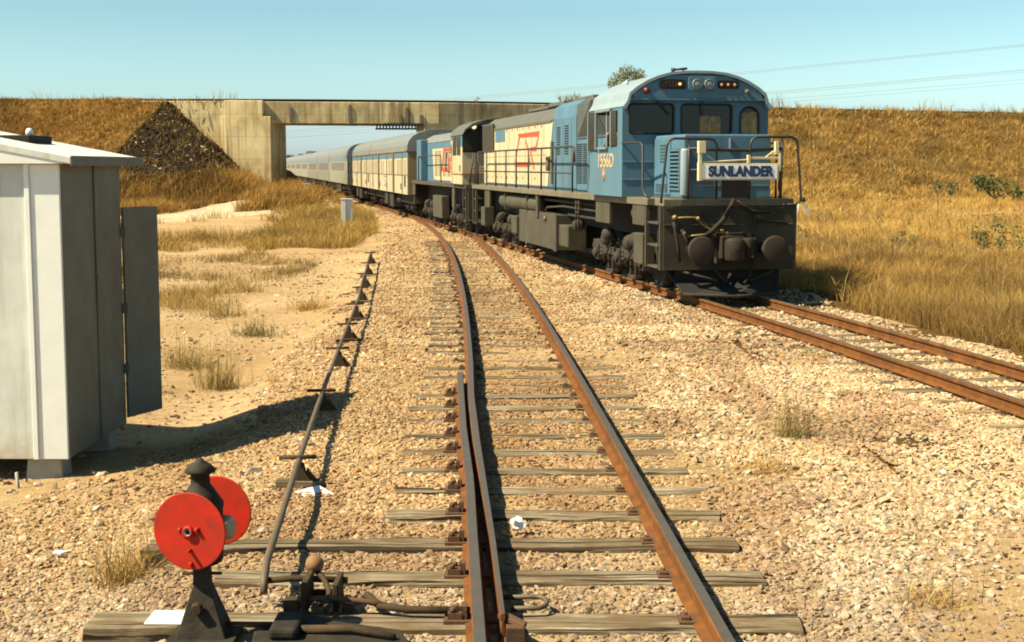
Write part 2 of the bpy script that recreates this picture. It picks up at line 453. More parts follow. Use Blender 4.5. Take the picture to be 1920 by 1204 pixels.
def bulk(name, V, T, mats, col=None, parent=None, smooth=False):
    """big triangle mesh straight from arrays; col is one colour per vertex"""
    me = bpy.data.meshes.new(name)
    V = np.ascontiguousarray(V, dtype=np.float32); T = np.ascontiguousarray(T, dtype=np.int32)
    me.vertices.add(len(V)); me.vertices.foreach_set('co', V.ravel())
    me.loops.add(T.size); me.loops.foreach_set('vertex_index', T.ravel())
    me.polygons.add(len(T)); me.polygons.foreach_set('loop_start', np.arange(0, T.size, T.shape[1], dtype=np.int32))
    me.update(calc_edges=True)
    me.polygons.foreach_set('use_smooth', np.full(len(T), bool(smooth)))
    if col is not None:
        a = me.attributes.new('Col', 'FLOAT_COLOR', 'POINT')
        a.data.foreach_set('color', np.concatenate([np.asarray(col) * ALB, np.ones((len(col), 1))], 1).astype(np.float32).ravel())
    for k in (mats if isinstance(mats, (list, tuple)) else [mats]): me.materials.append(M[k])
    o = bpy.data.objects.new(name, me)
    C.objects.link(o)
    if parent: o.parent = parent
    return o

def tag(o, label=None, cat=None, group=None, kind=None):
    if label: o['label'] = label
    if cat: o['category'] = cat
    if group: o['group'] = group
    if kind: o['kind'] = kind
    return o

def empty(name, loc=(0, 0, 0), rz=0.0):
    o = bpy.data.objects.new(name, None)
    o.empty_display_size = 0.2
    C.objects.link(o)
    o.location = loc; o.rotation_euler = (0, 0, rz)
    return o

def copy_tree(o, parent=None):
    c = o.copy(); C.objects.link(c); c.parent = parent
    for ch in list(o.children): copy_tree(ch, c)
    return c

def plate(name, outline, holes, th, place, mk, parent, bevel=0):
    """a sheet with openings: outline and holes in 2-D, place(a, b, t) puts them in space, t = 0 or th"""
    bm = bmesh.new()
    es = []
    for loop in [outline] + holes:
        vv = [bm.verts.new((a, b, 0)) for a, b in loop]
        for i in range(len(vv)): es.append(bm.edges.new((vv[i], vv[(i + 1) % len(vv)])))
    bmesh.ops.triangle_fill(bm, use_beauty=True, use_dissolve=False, edges=es)
    r = bmesh.ops.extrude_face_region(bm, geom=list(bm.faces))
    top = [g for g in r['geom'] if isinstance(g, bmesh.types.BMVert)]
    for v in top: v.co.z = th
    for v in bm.verts: v.co = Vector(place(v.co.x, v.co.y, v.co.z))
    bmesh.ops.recalc_face_normals(bm, faces=bm.faces)
    me = bpy.data.meshes.new(name); bm.to_mesh(me); bm.free()
    me.materials.append(M[mk])
    o = bpy.data.objects.new(name, me); C.objects.link(o); o.parent = parent
    return o

def rrect(a0, a1, b0, b1, r, n=4):
    out = []
    for cx, cy, s in ((a1 - r, b0 + r, -90), (a1 - r, b1 - r, 0), (a0 + r, b1 - r, 90), (a0 + r, b0 + r, 180)):
        for k in range(n + 1):
            t = R(s + 90 * k / n)
            out.append((cx + r * math.cos(t), cy + r * math.sin(t)))
    return out

def text_mesh(name, txt, height, depth, mk, parent, fn, sx=1.0, offset=0.0):
    """lettering as real geometry; fn maps (x, y, depth) of the flat text to space"""
    cu = bpy.data.curves.new(name, 'FONT')
    cu.body = txt; cu.align_x = 'CENTER'; cu.align_y = 'CENTER'
    cu.size = height / 0.7; cu.extrude = depth / 2; cu.offset = offset
    t = bpy.data.objects.new(name, cu); C.objects.link(t)
    dg = bpy.context.evaluated_depsgraph_get()
    me = bpy.data.meshes.new_from_object(t.evaluated_get(dg))
    bpy.data.objects.remove(t); bpy.data.curves.remove(cu)
    for v in me.vertices: v.co = Vector(fn(v.co.x * sx, v.co.y, v.co.z))
    me.materials.clear(); me.materials.append(M[mk])
    o = bpy.data.objects.new(name, me); C.objects.link(o); o.parent = parent
    return o

# smooth value noise for the terrain
_tab = rng.random((256, 256))
def vnoise(x, y, s):
    x = np.asarray(x, float) / s + 500; y = np.asarray(y, float) / s + 500
    xi, yi = np.floor(x).astype(int), np.floor(y).astype(int)
    fx, fy = x - xi, y - yi
    fx, fy = fx * fx * (3 - 2 * fx), fy * fy * (3 - 2 * fy)
    g = lambda i, j: _tab[i % 256, j % 256]
    return (g(xi, yi) * (1 - fx) + g(xi + 1, yi) * fx) * (1 - fy) + (g(xi, yi + 1) * (1 - fx) + g(xi + 1, yi + 1) * fx) * fy

def sstep(a, b, x):
    t = np.clip((np.asarray(x, float) - a) / (b - a), 0, 1)
    return t * t * (3 - 2 * t)

# ------------------------------------------------------------------ the lie of the land
TA = np.array([(.92, -6), (.68, 0), (.42, 6.47), (.375, 8.1), (.275, 9.95), (.17, 13.9), (.05, 18), (-.13, 23), (-.40, 28.56), (-1.0, 38.1), (-1.56, 43.8), (-2.2, 49.3), (-2.84, 56.3), (-3.75, 64.2), (-4.68, 70.2), (-5.65, 75.6), (-6.67, 80.7)])
_pa = np.polyfit(TA[:, 1], TA[:, 0], 4)
def track_a(y): return np.polyval(_pa, y)                       # centre line of the near, curving track
def track_b(y):                                                  # centre line of the train's track
    y = np.asarray(y, float); w = np.maximum(25 - y, 0)
    return np.where(y > 25, 3.638 - .187 * (y - 24.64), 3.571 + .187 * w - .00223 * w * w)
EDGE = [(-90, 89), (-16, 89), (-2.15, 92), (1.8, 94), (18, 101.5), (29, 107), (41, 112), (100, 140)]
def edge_dist(x, y):
    """distance in front of (negative) or behind (positive) the overbridge line"""
    best = np.full(np.shape(x), 1e9); sg = np.ones(np.shape(x))
    for (x0, y0), (x1, y1) in zip(EDGE[:-1], EDGE[1:]):
        dx, dy = x1 - x0, y1 - y0
        t = np.clip(((x - x0) * dx + (y - y0) * dy) / (dx * dx + dy * dy), 0, 1)
        px, py = x - (x0 + t * dx), y - (y0 + t * dy)
        d = np.hypot(px, py)
        cr = dx * py - dy * px
        sg = np.where(d < best, np.sign(cr), sg); best = np.minimum(d, best)
    return best * sg
def bank_height(x, y):
    s = edge_dist(x, y)
    lump = (vnoise(x, y, 2.3) - .5) * .5 + (vnoise(x, y, .9) - .5) * .25
    z = np.where(s < 0, 6.40 + s / 1.85, np.where(s > 5.5, 6.40 - (s - 5.5) / 1.85, 6.40))
    zl = 6.40 - (x + 21.2) * .90
    zr = 6.40 - (3.2 - x) * .90
    toe = 6.40 * np.clip(1 + s / 16.5, 0, 1) ** 1.4 - .15                  # the right bank eases out into the field
    z = np.where((x > 3) & (s < 0), toe, z)
    end = np.where(x < -9.5, zl, zr)
    z = np.minimum(z, end)
    return z + np.where(z < 6.2, lump * sstep(-1, 1.5, 6.4 - z), 0)
def base_height(x, y):
    a, b = track_a(np.clip(y, -10, 82)), track_b(y)
    l = np.where(y < 82, np.minimum(a, b), b)                   # leftmost track
    dl = l - x                                                   # metres left of it
    dr = x - b                                                   # metres right of the train's track
    z = np.full(np.shape(x), -0.03)
    low = np.interp(y, [0, 13, 20, 34, 57, 70, 85, 100, 200], [-.30, -.38, -.36, -.25, .0, .15, .75, .5, .2])
    away = np.interp(y, [0, 30, 50, 200], [1.9, 1.7, 1.7, 2.2])
    k = sstep(0, 1, (dl - away) / 2.0)
    far = sstep(6, 16, dl) * np.interp(y, [0, 60, 75, 90, 120], [0, -.1, -.45, -.75, -.3])
    z = np.where(dl > 0, -0.03 * (1 - k) + k * (low + far), z)
    z = np.where(dr > 0, -0.03 + sstep(1.5, 2.6, dr) * -.12 + sstep(3.5, 40, dr) * .25, z)
    n = (vnoise(x, y, 3.1) - .5) * .16 + (vnoise(x, y, 1.1) - .5) * .07
    off = np.maximum(sstep(.5, 1, k), sstep(2.2, 4, dr))
    return z + n * off + (vnoise(x, y, .35) - .5) * .025
def ground_height(x, y):
    return np.maximum(base_height(x, y), bank_height(x, y))
def gh(x, y): return float(ground_height(np.array([x]), np.array([y]))[0])

# ------------------------------------------------------------------ ground, banks, road
def grid_axis(segs):
    out = [segs[0][0]]
    for a, b, s in segs:
        n = max(1, int(round((b - a) / s)))
        out += [a + (b - a) * (i + 1) / n for i in range(n)]
    return np.array(out)
gx = grid_axis([(-3000, -400, 650), (-400, -100, 50), (-100, -48, 4), (-48, -14, .5), (-14, -6, .25), (-6, 9, .2), (9, 30, .4), (30, 60, .7), (60, 120, 5), (120, 400, 56), (400, 3000, 650)])
gy = grid_axis([(-400, -40, 60), (-40, -4, 4), (-4, 26, .2), (26, 60, .35), (60, 116, .45), (116, 160, 2.5), (160, 400, 24), (400, 4000, 600)])
GX, GY = np.meshgrid(gx, gy)
BH, KH = base_height(GX, GY), bank_height(GX, GY)
GZ = np.maximum(BH, KH)
nx, ny = len(gx), len(gy)
ii, jj = np.meshgrid(np.arange(nx - 1), np.arange(ny - 1))
q = (jj * nx + ii).ravel()
Q = np.stack([q, q + 1, q + nx + 1, q + nx], 1)
P3 = np.stack([GX.ravel(), GY.ravel(), GZ.ravel()], 1)
fc = P3[Q].mean(1)
isb = (KH.ravel()[Q] > BH.ravel()[Q] - .12).sum(1) >= 1
sd = edge_dist(fc[:, 0], fc[:, 1])
def pitch_shade_amount(x, y, z):
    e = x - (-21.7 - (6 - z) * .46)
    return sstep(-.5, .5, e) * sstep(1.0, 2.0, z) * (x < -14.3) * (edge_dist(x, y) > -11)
def sub_sheet(name, mask, mk):
    f = Q[mask]
    u, inv = np.unique(f, return_inverse=True)
    return bulk(name, P3[u], inv.reshape(f.shape), mk, smooth=True)
tag(sub_sheet('ground', ~isb, 'soil'), kind='structure')
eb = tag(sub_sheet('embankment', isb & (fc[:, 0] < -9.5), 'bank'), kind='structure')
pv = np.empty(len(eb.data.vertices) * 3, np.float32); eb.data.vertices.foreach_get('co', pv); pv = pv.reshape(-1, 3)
eb.data.attributes.new('Pitch', 'FLOAT', 'POINT').data.foreach_set('value', pitch_shade_amount(pv[:, 0], pv[:, 1], pv[:, 2]).astype(np.float32))
tag(sub_sheet('embankment', isb & (fc[:, 0] >= -9.5), 'bank_right'), kind='structure')

road_c = np.array([(-60, 56), (-40, 59), (-24, 61.5), (-18, 65), (-15.2, 71), (-13.9, 79), (-13.4, 88), (-13.6, 98), (-15.5, 115)])
def polyline(pts, step):
    d = np.r_[0, np.cumsum(np.hypot(*np.diff(pts, axis=0).T))]
    t = np.linspace(0, d[-1], int(d[-1] / step) + 1)
    x, y = np.interp(t, d, pts[:, 0]), np.interp(t, d, pts[:, 1])
    k = np.ones(9) / 9
    xs = np.convolve(np.pad(x, 4, 'edge'), k, 'valid'); ys = np.convolve(np.pad(y, 4, 'edge'), k, 'valid')
    return np.stack([xs, ys], 1)
rp = polyline(road_c, .6)
tn = np.gradient(rp, axis=0); tn /= np.linalg.norm(tn, axis=1)[:, None]
nrm = np.stack([-tn[:, 1], tn[:, 0]], 1)
ws = np.linspace(-1, 1, 13)
hw = 4.4 - 2.8 * sstep(70, 78, rp[:, 1]) + (vnoise(rp[:, 0], rp[:, 1], 2.0) - .5) * .9
RX = rp[:, 0, None] + nrm[:, 0, None] * ws * hw[:, None]
RY = rp[:, 1, None] + nrm[:, 1, None] * ws * hw[:, None]
RZ = base_height(RX, RY) + .05 - .055 * np.abs(ws) ** 6
n0, n1 = RX.shape
a = (np.arange(n0 - 1)[:, None] * n1 + np.arange(n1 - 1)).ravel()
tag(bulk('dirt_road', np.stack([RX.ravel(), RY.ravel(), RZ.ravel()], 1), np.stack([a, a + 1, a + n1 + 1, a + n1], 1), 'road', smooth=True), kind='structure')

# ------------------------------------------------------------------ rails
RAIL = [(-.062, 0), (.062, 0), (.062, .010), (.012, .026), (.010, .098), (.033, .106), (.034, .132), (.028, .140), (-.028, .140), (-.034, .132), (-.033, .106), (-.010, .098), (-.012, .026), (-.062, .010)]
def rail(name, pts, label, wid=None, z0=0.0, mats=('rust', 'railhead'), group=None):
    pts = np.array(pts, float)
    t = np.gradient(pts, axis=0); t /= np.linalg.norm(t, axis=1)[:, None]
    nr = np.stack([t[:, 1], -t[:, 0]], 1)
    k = len(RAIL)
    mb = MB()
    vs, fs, ms = [], [], []
    for i, (p, n) in enumerate(zip(pts, nr)):
        w = 1.0 if wid is None else wid[i]
        for a, b in RAIL:
            aa = a * w if wid is None or b > .03 else max(min(a, .062 * w), -.062 * w)
            vs.append((p[0] + n[0] * aa, p[1] + n[1] * aa, z0 + b))
    for i in range(len(pts) - 1):
        for c in range(k):
            d = (c + 1) % k
            fs.append((i * k + c, i * k + d, (i + 1) * k + d, (i + 1) * k + c)); ms.append(1 if c in (7,) else 0)
    mb.add(vs, fs, 0); mb.m = ms
    mb.add(vs, [list(range(k))[::-1], list(range((len(pts) - 1) * k, len(pts) * k))], 0)
    return tag(mb.build(name, list(mats)), label, 'rail', group)
def yl(a, b, s): return np.linspace(a, b, max(2, int((b - a) / s) + 1))
y = yl(-6, 49.0, .5)
rail('rail', np.stack([track_a(y) + .57, y], 1), 'rusty right-hand rail of the curving track between the photo bottom and the locomotive')
ST = np.array([(.35, -6), (.12, 0), (-.15, 6.47), (-.19, 7.36), (-.24, 8.47), (-.30, 9.95), (-.42, 12.03), (-.565, 15.3)])
y = yl(-6, 15.3, .4)
stock_x = lambda yy: np.interp(yy, ST[:, 1], ST[:, 0])
rail('stock_rail', np.stack([stock_x(y), y], 1), 'brown rail on rusty chairs left of the tapering blade, ending beyond the signal discs')
BL = np.array([(-.045, 6.9), (-.115, 8.34), (-.205, 9.95), (-.295, 11.55), (-.40, 13.76), (-.47, 16.0)])
def blade_x(yy):
    return np.where(yy < 16, np.interp(yy, BL[:, 1], BL[:, 0]), track_a(yy) - .57 + (1 - sstep(16, 22, yy)) * (-.47 - (track_a(16.) - .57)))
y = yl(6.9, 83.0, .35)
rail('switch_blade', np.stack([blade_x(y), y], 1), 'long curving left rail whose thin tapered tip lies open beside the stock rail', np.clip(.35 + (y - 6.9) / 5 * .65, .35, 1))
y = yl(-6, 380, 1.0)
bx = track_b(y)
hd = np.gradient(bx, y); nn = 1 / np.sqrt(1 + hd * hd)
rail('rail', np.stack([bx - .57 * nn, y + .57 * hd * nn], 1), 'near rail of the track the blue locomotive stands on')
rail('rail', np.stack([bx + .57 * nn, y - .57 * hd * nn], 1), 'far rail beside the tall grass under the blue locomotive')

# ------------------------------------------------------------------ sleepers
def timber(x0, x1, w, h, seed, ragged=.02):
    r = np.random.default_rng(seed)
    mb = MB()
    n = 14
    vs = []
    for i in range(n + 1):
        x = x0 + (x1 - x0) * i / n
        e = .010 if 0 < i < n else ragged
        for (yy, zz) in ((-w / 2, -h), (-w / 2, -.012), (-w / 2 + .014, 0), (-w * .1, .004), (w / 2 - .014, 0), (w / 2, -.012), (w / 2, -h)):
            vs.append((x + r.normal() * e * .6, yy + r.normal() * .006, zz + r.normal() * .0035))
    k = 7
    fs = []
    for i in range(n):
        for c in range(k):
            d = (c + 1) % k
            fs.append((i * k + c, i * k + d, (i + 1) * k + d, (i + 1) * k + c))
    fs += [list(range(k)), list(range(n * k, n * k + k))]
    return mb.add(vs, fs)
def chair_mb(big=True):
    mb = MB()
    if big:
        mb.box(-.17, .13, -.075, .075, 0, .016).box(-.15, -.075, -.05, .05, .016, .05).box(-.078, -.05, -.045, .045, .016, .085)
        mb.cyl((-.125, -.03, .05), (-.125, -.03, .075), .016, n=6).cyl((-.11, .03, .05), (-.11, .03, .072), .016, n=6)
    else:
        mb.box(-.13, .13, -.07, .07, 0, .013)
        for sx in (-.095, .095):
            mb.cyl((sx, .02, .012), (sx, .02, .038), .017, n=6).box(sx - .022, sx + .022, -.04, .0, .012, .03)
    return mb
ch_big = chair_mb(True).build('rail_chair', 'rust_dk')
ch_small = chair_mb(False).build('rail_chair', 'rust_dk')
SLEEPER_RECTS = []
def put_chair(proto, first, parent, x, z):
    c = proto if first else proto.copy()
    if not first: C.objects.link(c)
    c.parent = parent; c.location = (x, 0, z)
used = {'b': False, 's': False}
ordn = ['first', 'second', 'third', 'fourth', 'fifth', 'sixth', 'seventh', 'eighth', 'ninth', 'tenth', 'eleventh', 'twelfth', 'thirteenth', 'fourteenth', 'fifteenth', 'sixteenth', 'seventeenth', 'eighteenth']
near_a = [(7.22, -2.21, 1.51, .27), (8.03, -1.72, 1.45, .25), (8.76, -2.30, 1.42, .24), (9.52, -.86, 1.41, .24), (10.30, -.86, 1.42, .23), (10.98, -.89, 1.38, .23), (11.72, -.92, 1.36, .22), (12.44, -.94, 1.35, .22), (13.23, -1.0, 1.33, .22), (13.9, -1.01, 1.32, .22), (14.62, -.99, 1.28, .22)]
where = ['long weathered timber with the white painted patch, carrying the red disc signal', 'long weathered timber under the ball weight and the end of the rodding', 'long grey timber passing behind the red discs and under the steel rodding',
         'grey sleeper just behind the scrap of white paper between the rails', 'grey sleeper beyond the white paper scrap, fifth up from the photo bottom']
for i, (yy, xa, xb, w) in enumerate(near_a):
    cx = (xa + xb) / 2
    o = timber(xa - cx, xb - cx, w, .16, 100 + i).build('sleeper', 'wood')
    o.location = (cx, yy, .002 - (.010 + .016 * rng.random() if i > 3 else 0)); o.rotation_euler = (0, 0, R(.6 * (i % 3 - 1)))
    lab = where[i] if i < len(where) else '%s sleeper up from the photo bottom, under the switch blade' % ordn[i]
    tag(o, lab, 'sleeper', 'timber sleepers under the curving track')
    if i == 0: FIRST = o
    SLEEPER_RECTS.append((xa, xb, yy, w))
    put_chair(ch_big, not used['b'], o, float(stock_x(yy)) - cx, .002); used['b'] = True
    put_chair(ch_small, not used['s'], o, float(track_a(yy)) + .57 - cx, .002); used['s'] = True
ys = 15.32
i = 0
while ys < 46:
    c0 = float(track_a(ys)); hdg = math.atan(float(track_a(ys + .5) - track_a(ys - .5)))
    o = timber(-1.13, 1.13, .22, .16, 200 + i).build('sleeper', 'wood')
    buried = rng.random()
    o.location = (c0 + rng.normal() * .03, ys, -.018 - .014 * buried)
    o.rotation_euler = (0, R(.9 + .5 * rng.random()) if i > 3 else 0, -hdg * .6 + rng.normal() * .01)
    tag(o, 'half-buried grey sleeper with its end showing left of the curving rail', 'sleeper', 'half-buried sleepers further along the curving track')
    put_chair(ch_small, False, o, -.60, .004)
    put_chair(ch_small, False, o, .57, .002)
    SLEEPER_RECTS.append((c0 - 1.13, c0 + 1.13, ys, .2))
    ys += .70; i += 1
ys = 10.2
i = 0
while ys < 27:
    c0 = float(track_b(ys)); hdg = math.atan(float(track_b(ys + .5) - track_b(ys - .5)))
    o = timber(-1.12, 1.12, .23, .16, 300 + i).build('sleeper', 'wood')
    o.location = (c0, ys, -.006 - .018 * rng.random()); o.rotation_euler = (0, 0, -hdg)
    tag(o, 'weathered sleeper bedded in stones under the locomotive\'s track', 'sleeper', 'sleepers under the locomotive track')
    put_chair(ch_small, False, o, -.57, .002)
    put_chair(ch_small, False, o, .57, .002)
    SLEEPER_RECTS.append((c0 - 1.12, c0 + 1.12, ys, .22))
    ys += .70; i += 1

# ------------------------------------------------------------------ ballast stones: one loose mass
def ico(sub):
    bm = bmesh.new(); bmesh.ops.create_icosphere(bm, subdivisions=sub, radius=1)
    v = np.array([p.co[:] for p in bm.verts]); f = np.array([[q.index for q in p.verts] for p in bm.faces]); bm.free()
    return v, f
def rand_rot(n):
    qv = rng.normal(size=(n, 4)); qv /= np.linalg.norm(qv, axis=1)[:, None]
    w, x, y, z = qv.T
    return np.stack([1 - 2 * (y * y + z * z), 2 * (x * y - z * w), 2 * (x * z + y * w), 2 * (x * y + z * w), 1 - 2 * (x * x + z * z), 2 * (y * z - x * w), 2 * (x * z - y * w), 2 * (y * z + x * w), 1 - 2 * (x * x + y * y)], 1).reshape(n, 3, 3)
def lying_rot(n):
    a = rng.uniform(0, 2 * np.pi, n); t = rng.normal(size=n) * .38; b = rng.normal(size=n) * .38
    ca, sa, ct, st, cb, sb = np.cos(a), np.sin(a), np.cos(t), np.sin(t), np.cos(b), np.sin(b)
    o, e = np.zeros(n), np.ones(n)
    Rz = np.stack([ca, -sa, o, sa, ca, o, o, o, e], 1).reshape(n, 3, 3)
    Rx = np.stack([e, o, o, o, ct, -st, o, st, ct], 1).reshape(n, 3, 3)
    Ry = np.stack([cb, o, sb, o, e, o, -sb, o, cb], 1).reshape(n, 3, 3)
    return Rz @ Rx @ Ry
PAL = np.array([(.56, .40, .215), (.64, .48, .27), (.57, .375, .21), (.48, .39, .255), (.76, .63, .42), (.54, .31, .13), (.38, .29, .18), (.68, .51, .32), (.62, .43, .275)])
PW = np.array([.20, .19, .12, .14, .10, .07, .06, .07, .05]); PW /= PW.sum()
def stones(xy, size, sub, sink=.35):
    n = len(xy)
    v, f = ico(sub)
    k = len(v)
    jit = 1 + rng.normal(size=(n, k)) * .20
    sc = size[:, None] * (1 + rng.normal(size=(n, 3)) * .22).clip(.5, 1.6) * np.array([1.45, 1.0, .62])
    loc = v[None] * jit[..., None] * sc[:, None, :]
    loc = np.einsum('nij,nkj->nki', lying_rot(n), loc)
    z = ground_height(xy[:, 0], xy[:, 1]) + size * (.5 - sink)
    V = loc + np.stack([xy[:, 0], xy[:, 1], z], 1)[:, None, :]
    F = (f[None] + (np.arange(n) * k)[:, None, None]).reshape(-1, 3)
    tone = vnoise(xy[:, 0], xy[:, 1], 1.3)
    col = PAL[rng.choice(len(PAL), n, p=PW)] * (1 + rng.normal(size=(n, 1)) * .11).clip(.6, 1.4)
    tb = (np.abs(xy[:, 0] - track_a(xy[:, 1])) < .52)[:, None] * .16
    col = col * (1 - tb * np.array([.9, 1.0, 1.1]))
    grey = np.exp(-((xy[:, 1] - 7) / 2.2) ** 2)[:, None] * .45         # dustier, greyer stone by the lever
    col = col * (1 - grey) + grey * (col.mean(1, keepdims=True) * np.array([1.0, .93, .78]) * .92)
    wide = vnoise(xy[:, 0] + 11, xy[:, 1] + 5, 3.2)
    stain = sstep(.56, .72, vnoise(xy[:, 0] * 1.6, xy[:, 1] * .55 + 40, .8))
    col = col * (1 - .30 * stain[:, None] * np.array([.8, 1.0, 1.1]))
    col = col * np.array([.98, .985, 1.05])
    col = (col * (.74 + .26 * tone[:, None] + .27 * wide[:, None])).clip(0, .9)
    return V.reshape(-1, 3), F, np.repeat(col, k, axis=0)
XL = (np.array([-5, 5, 10, 12, 14, 18, 24, 30, 40, 60, 80, 90]), np.array([-4.6, -4.6, -4.4, -3.5, -3.0, -2.9, -3.1, -3.3, -3.9, -5.4, -9, -10]))
def in_view(x, y, m=.13): return np.abs(x) < (.36 + m) * y + .3
def stone_pts(y0, y1, dens, keep_sleepers):
    xa, xb = -.49 * y1 - .3, .49 * y1 + .3
    n = int(dens * (xb - xa) * (y1 - y0))
    x = rng.uniform(xa, xb, n); y = rng.uniform(y0, y1, n)
    xl = np.interp(y, *XL) + (vnoise(x, y, 1.0) - .5) * .9
    xr = track_b(y) + 1.75 + (vnoise(y, x, 1.2) - .5) * .7
    ok = in_view(x, y) & (x > xl) & (x < xr)
    edge = np.minimum(x - xl, xr - x)
    ok &= rng.random(n) < np.clip(.35 + edge * .8, 0, 1)
    bare = vnoise(x + 40, y, 1.6) * .6 + vnoise(x, y + 70, .6) * .4            # sandy gaps
    ok &= ~((bare > .66) & (rng.random(n) < .75))
    sand = sstep(0, 1, (x - 1.75 - (y - 6.5) * .22 + (vnoise(x, y, .5) - .5) * .6) / .7) * sstep(0, 1, (9.9 - y + (vnoise(y, x, .7) - .5) * 1.5) / 1.4)
    ok &= rng.random(n) > sand * .86
    for (a, b, c, w) in SLEEPER_RECTS:
        if c < y0 - 1 or c > y1 + 1: continue
        hit = (x > a - .01) & (x < b + .01) & (np.abs(y - c) < w / 2 + .012)
        ok &= ~(hit & (rng.random(n) < keep_sleepers))
    for fx in (lambda t: track_a(t) + .57, lambda t: stock_x(t) + 1e3 * (t > 15.3), blade_x, lambda t: track_b(t) - .58, lambda t: track_b(t) + .58):
        ok &= np.abs(x - fx(y)) > .075
    return np.stack([x[ok], y[ok]], 1)
Vs, Fs, Cs, o_ = [], [], [], 0
for (y0, y1, dens, smin, smax, sub, ks) in ((4.9, 11, 1750, .009, .027, 1, .97), (11, 17, 1050, .011, .029, 1, .90), (17, 28, 420, .014, .036, 1, .8), (28, 50, 110, .020, .045, 1, .75), (50, 90, 28, .030, .055, 1, .5)):
    xy = stone_pts(y0, y1, dens, ks)
    s = smin + (smax - smin) * rng.random(len(xy)) ** 2.0
    rgt = sstep(.4, 1.8, xy[:, 0] - track_a(xy[:, 1]) - .3 + (vnoise(xy[:, 0], xy[:, 1], 1.7) - .5) * 1.4)   # cleaner, coarser stone right of the curve
    s = s * (.80 + .18 * rgt)
    V, F, K = stones(xy, s, sub)
    kk = len(V) // max(1, len(xy))
    w8 = np.repeat(rgt, kk)[:, None]
    K = K * ((1 - w8) * (np.array([.88, .79, .66]) + np.exp(-((np.repeat(xy[:, 1], kk)[:, None] - 7) / 1.6) ** 2) * np.array([.02, .07, .14])) + w8 * np.array([1.06, 1.05, 1.0]))
    Vs.append(V); Fs.append(F + o_); Cs.append(K); o_ += len(V)
# scattered bigger, paler stones on the right of the curving track and along its shoulder
n = 2600
x = rng.uniform(1.4, 6.0, n); yv = rng.uniform(7.5, 24, n)
ok = in_view(x, yv) & (x < track_b(yv) - 1.0) & (x > track_a(yv) + 1.1) & (rng.random(n) < (vnoise(x, yv, 2.0)))
xy = np.stack([x[ok], yv[ok]], 1)
V, F, K = stones(xy, .020 + .026 * rng.random(len(xy)) ** 2.5, 1, .3)
Vs.append(V); Fs.append(F + o_); Cs.append((K * 1.12).clip(0, .85)); o_ += len(V)
# thin scatter of pebbles on the sandy soil at left
n = 26000
x = rng.uniform(-11, -1.5, n); yv = rng.uniform(9, 42, n)
ok = in_view(x, yv) & (rng.random(n) < .25 + .75 * (vnoise(x, yv, 1.4) > .55))
xy = np.stack([x[ok], yv[ok]], 1)
V, F, K = stones(xy, .008 + .03 * rng.random(len(xy)) ** 4, 1, .4)
Vs.append(V); Fs.append(F + o_); Cs.append(K); o_ += len(V)
n = 3600
x = rng.uniform(-24, -15.2, n); yv = rng.uniform(80, 88.8, n)
pz = ground_height(x, yv)
ok = pitch_shade_amount(x, yv, pz) > .5
xy = np.stack([x[ok], yv[ok]], 1)
V, F, K = stones(xy, .03 + .09 * rng.random(len(xy)) ** 4, 1, .4)
kk = len(V) // len(xy)
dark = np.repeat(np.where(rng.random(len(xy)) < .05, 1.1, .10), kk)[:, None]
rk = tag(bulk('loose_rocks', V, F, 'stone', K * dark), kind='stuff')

tag(bulk('ballast_stones', np.concatenate(Vs), np.concatenate(Fs), 'stone', np.concatenate(Cs)), kind='stuff')

# ------------------------------------------------------------------ dry grass
def blades(x, y, h, w, col, lean=.35, z=None, curl=.5):
    n = len(x)
    z = ground_height(x, y) - .02 if z is None else z
    a = rng.uniform(0, 2 * np.pi, n); la = rng.uniform(0, 2 * np.pi, n)
    lm = np.abs(rng.normal(size=n)) * lean * h
    dx, dy = np.cos(la) * lm, np.sin(la) * lm
    wx, wy = np.cos(a) * w, np.sin(a) * w
    B = np.stack([x, y, z], 1)
    mid = B + np.stack([dx * .35, dy * .35, h * .55], 1)
    tip = B + np.stack([dx, dy, h * (1 - curl * .3 * np.minimum(1, lm / np.maximum(h, 1e-3)))], 1)
    W = np.stack([wx, wy, np.zeros(n)], 1)
    V = np.stack([B - W, B + W, mid - W * .75, mid + W * .75, tip], 1)
    F = (np.array([[0, 1, 3], [0, 3, 2], [2, 3, 4]])[None] + (np.arange(n) * 5)[:, None, None]).reshape(-1, 3)
    return V.reshape(-1, 3), F, np.repeat(col, 5, axis=0)
GP = {'scrub': [(.56, .315, .08), (.64, .38, .095), (.46, .235, .055), (.68, .46, .17), (.36, .215, .065)],
      'straw': [(.50, .31, .085), (.60, .41, .14), (.38, .25, .065), (.46, .27, .06), (.30, .21, .06)],
      'goldb': [(.64, .37, .07), (.72, .46, .10), (.54, .28, .048), (.78, .56, .19), (.40, .24, .055)],
      'gold': [(.64, .385, .085), (.72, .48, .135), (.58, .31, .055), (.78, .58, .24), (.46, .245, .05)],
      'brown': [(.50, .27, .055), (.58, .34, .085), (.40, .20, .04), (.62, .41, .13), (.30, .17, .045)],
      'olive': [(.38, .27, .08), (.29, .21, .06), (.46, .34, .13), (.22, .17, .05), (.5, .36, .12)]}
DUSK = {'scrub': (.16, .105, .035), 'straw': (.22, .15, .045), 'goldb': (.17, .12, .04), 'gold': (.24, .17, .055), 'brown': (.13, .085, .03), 'olive': (.20, .16, .05)}
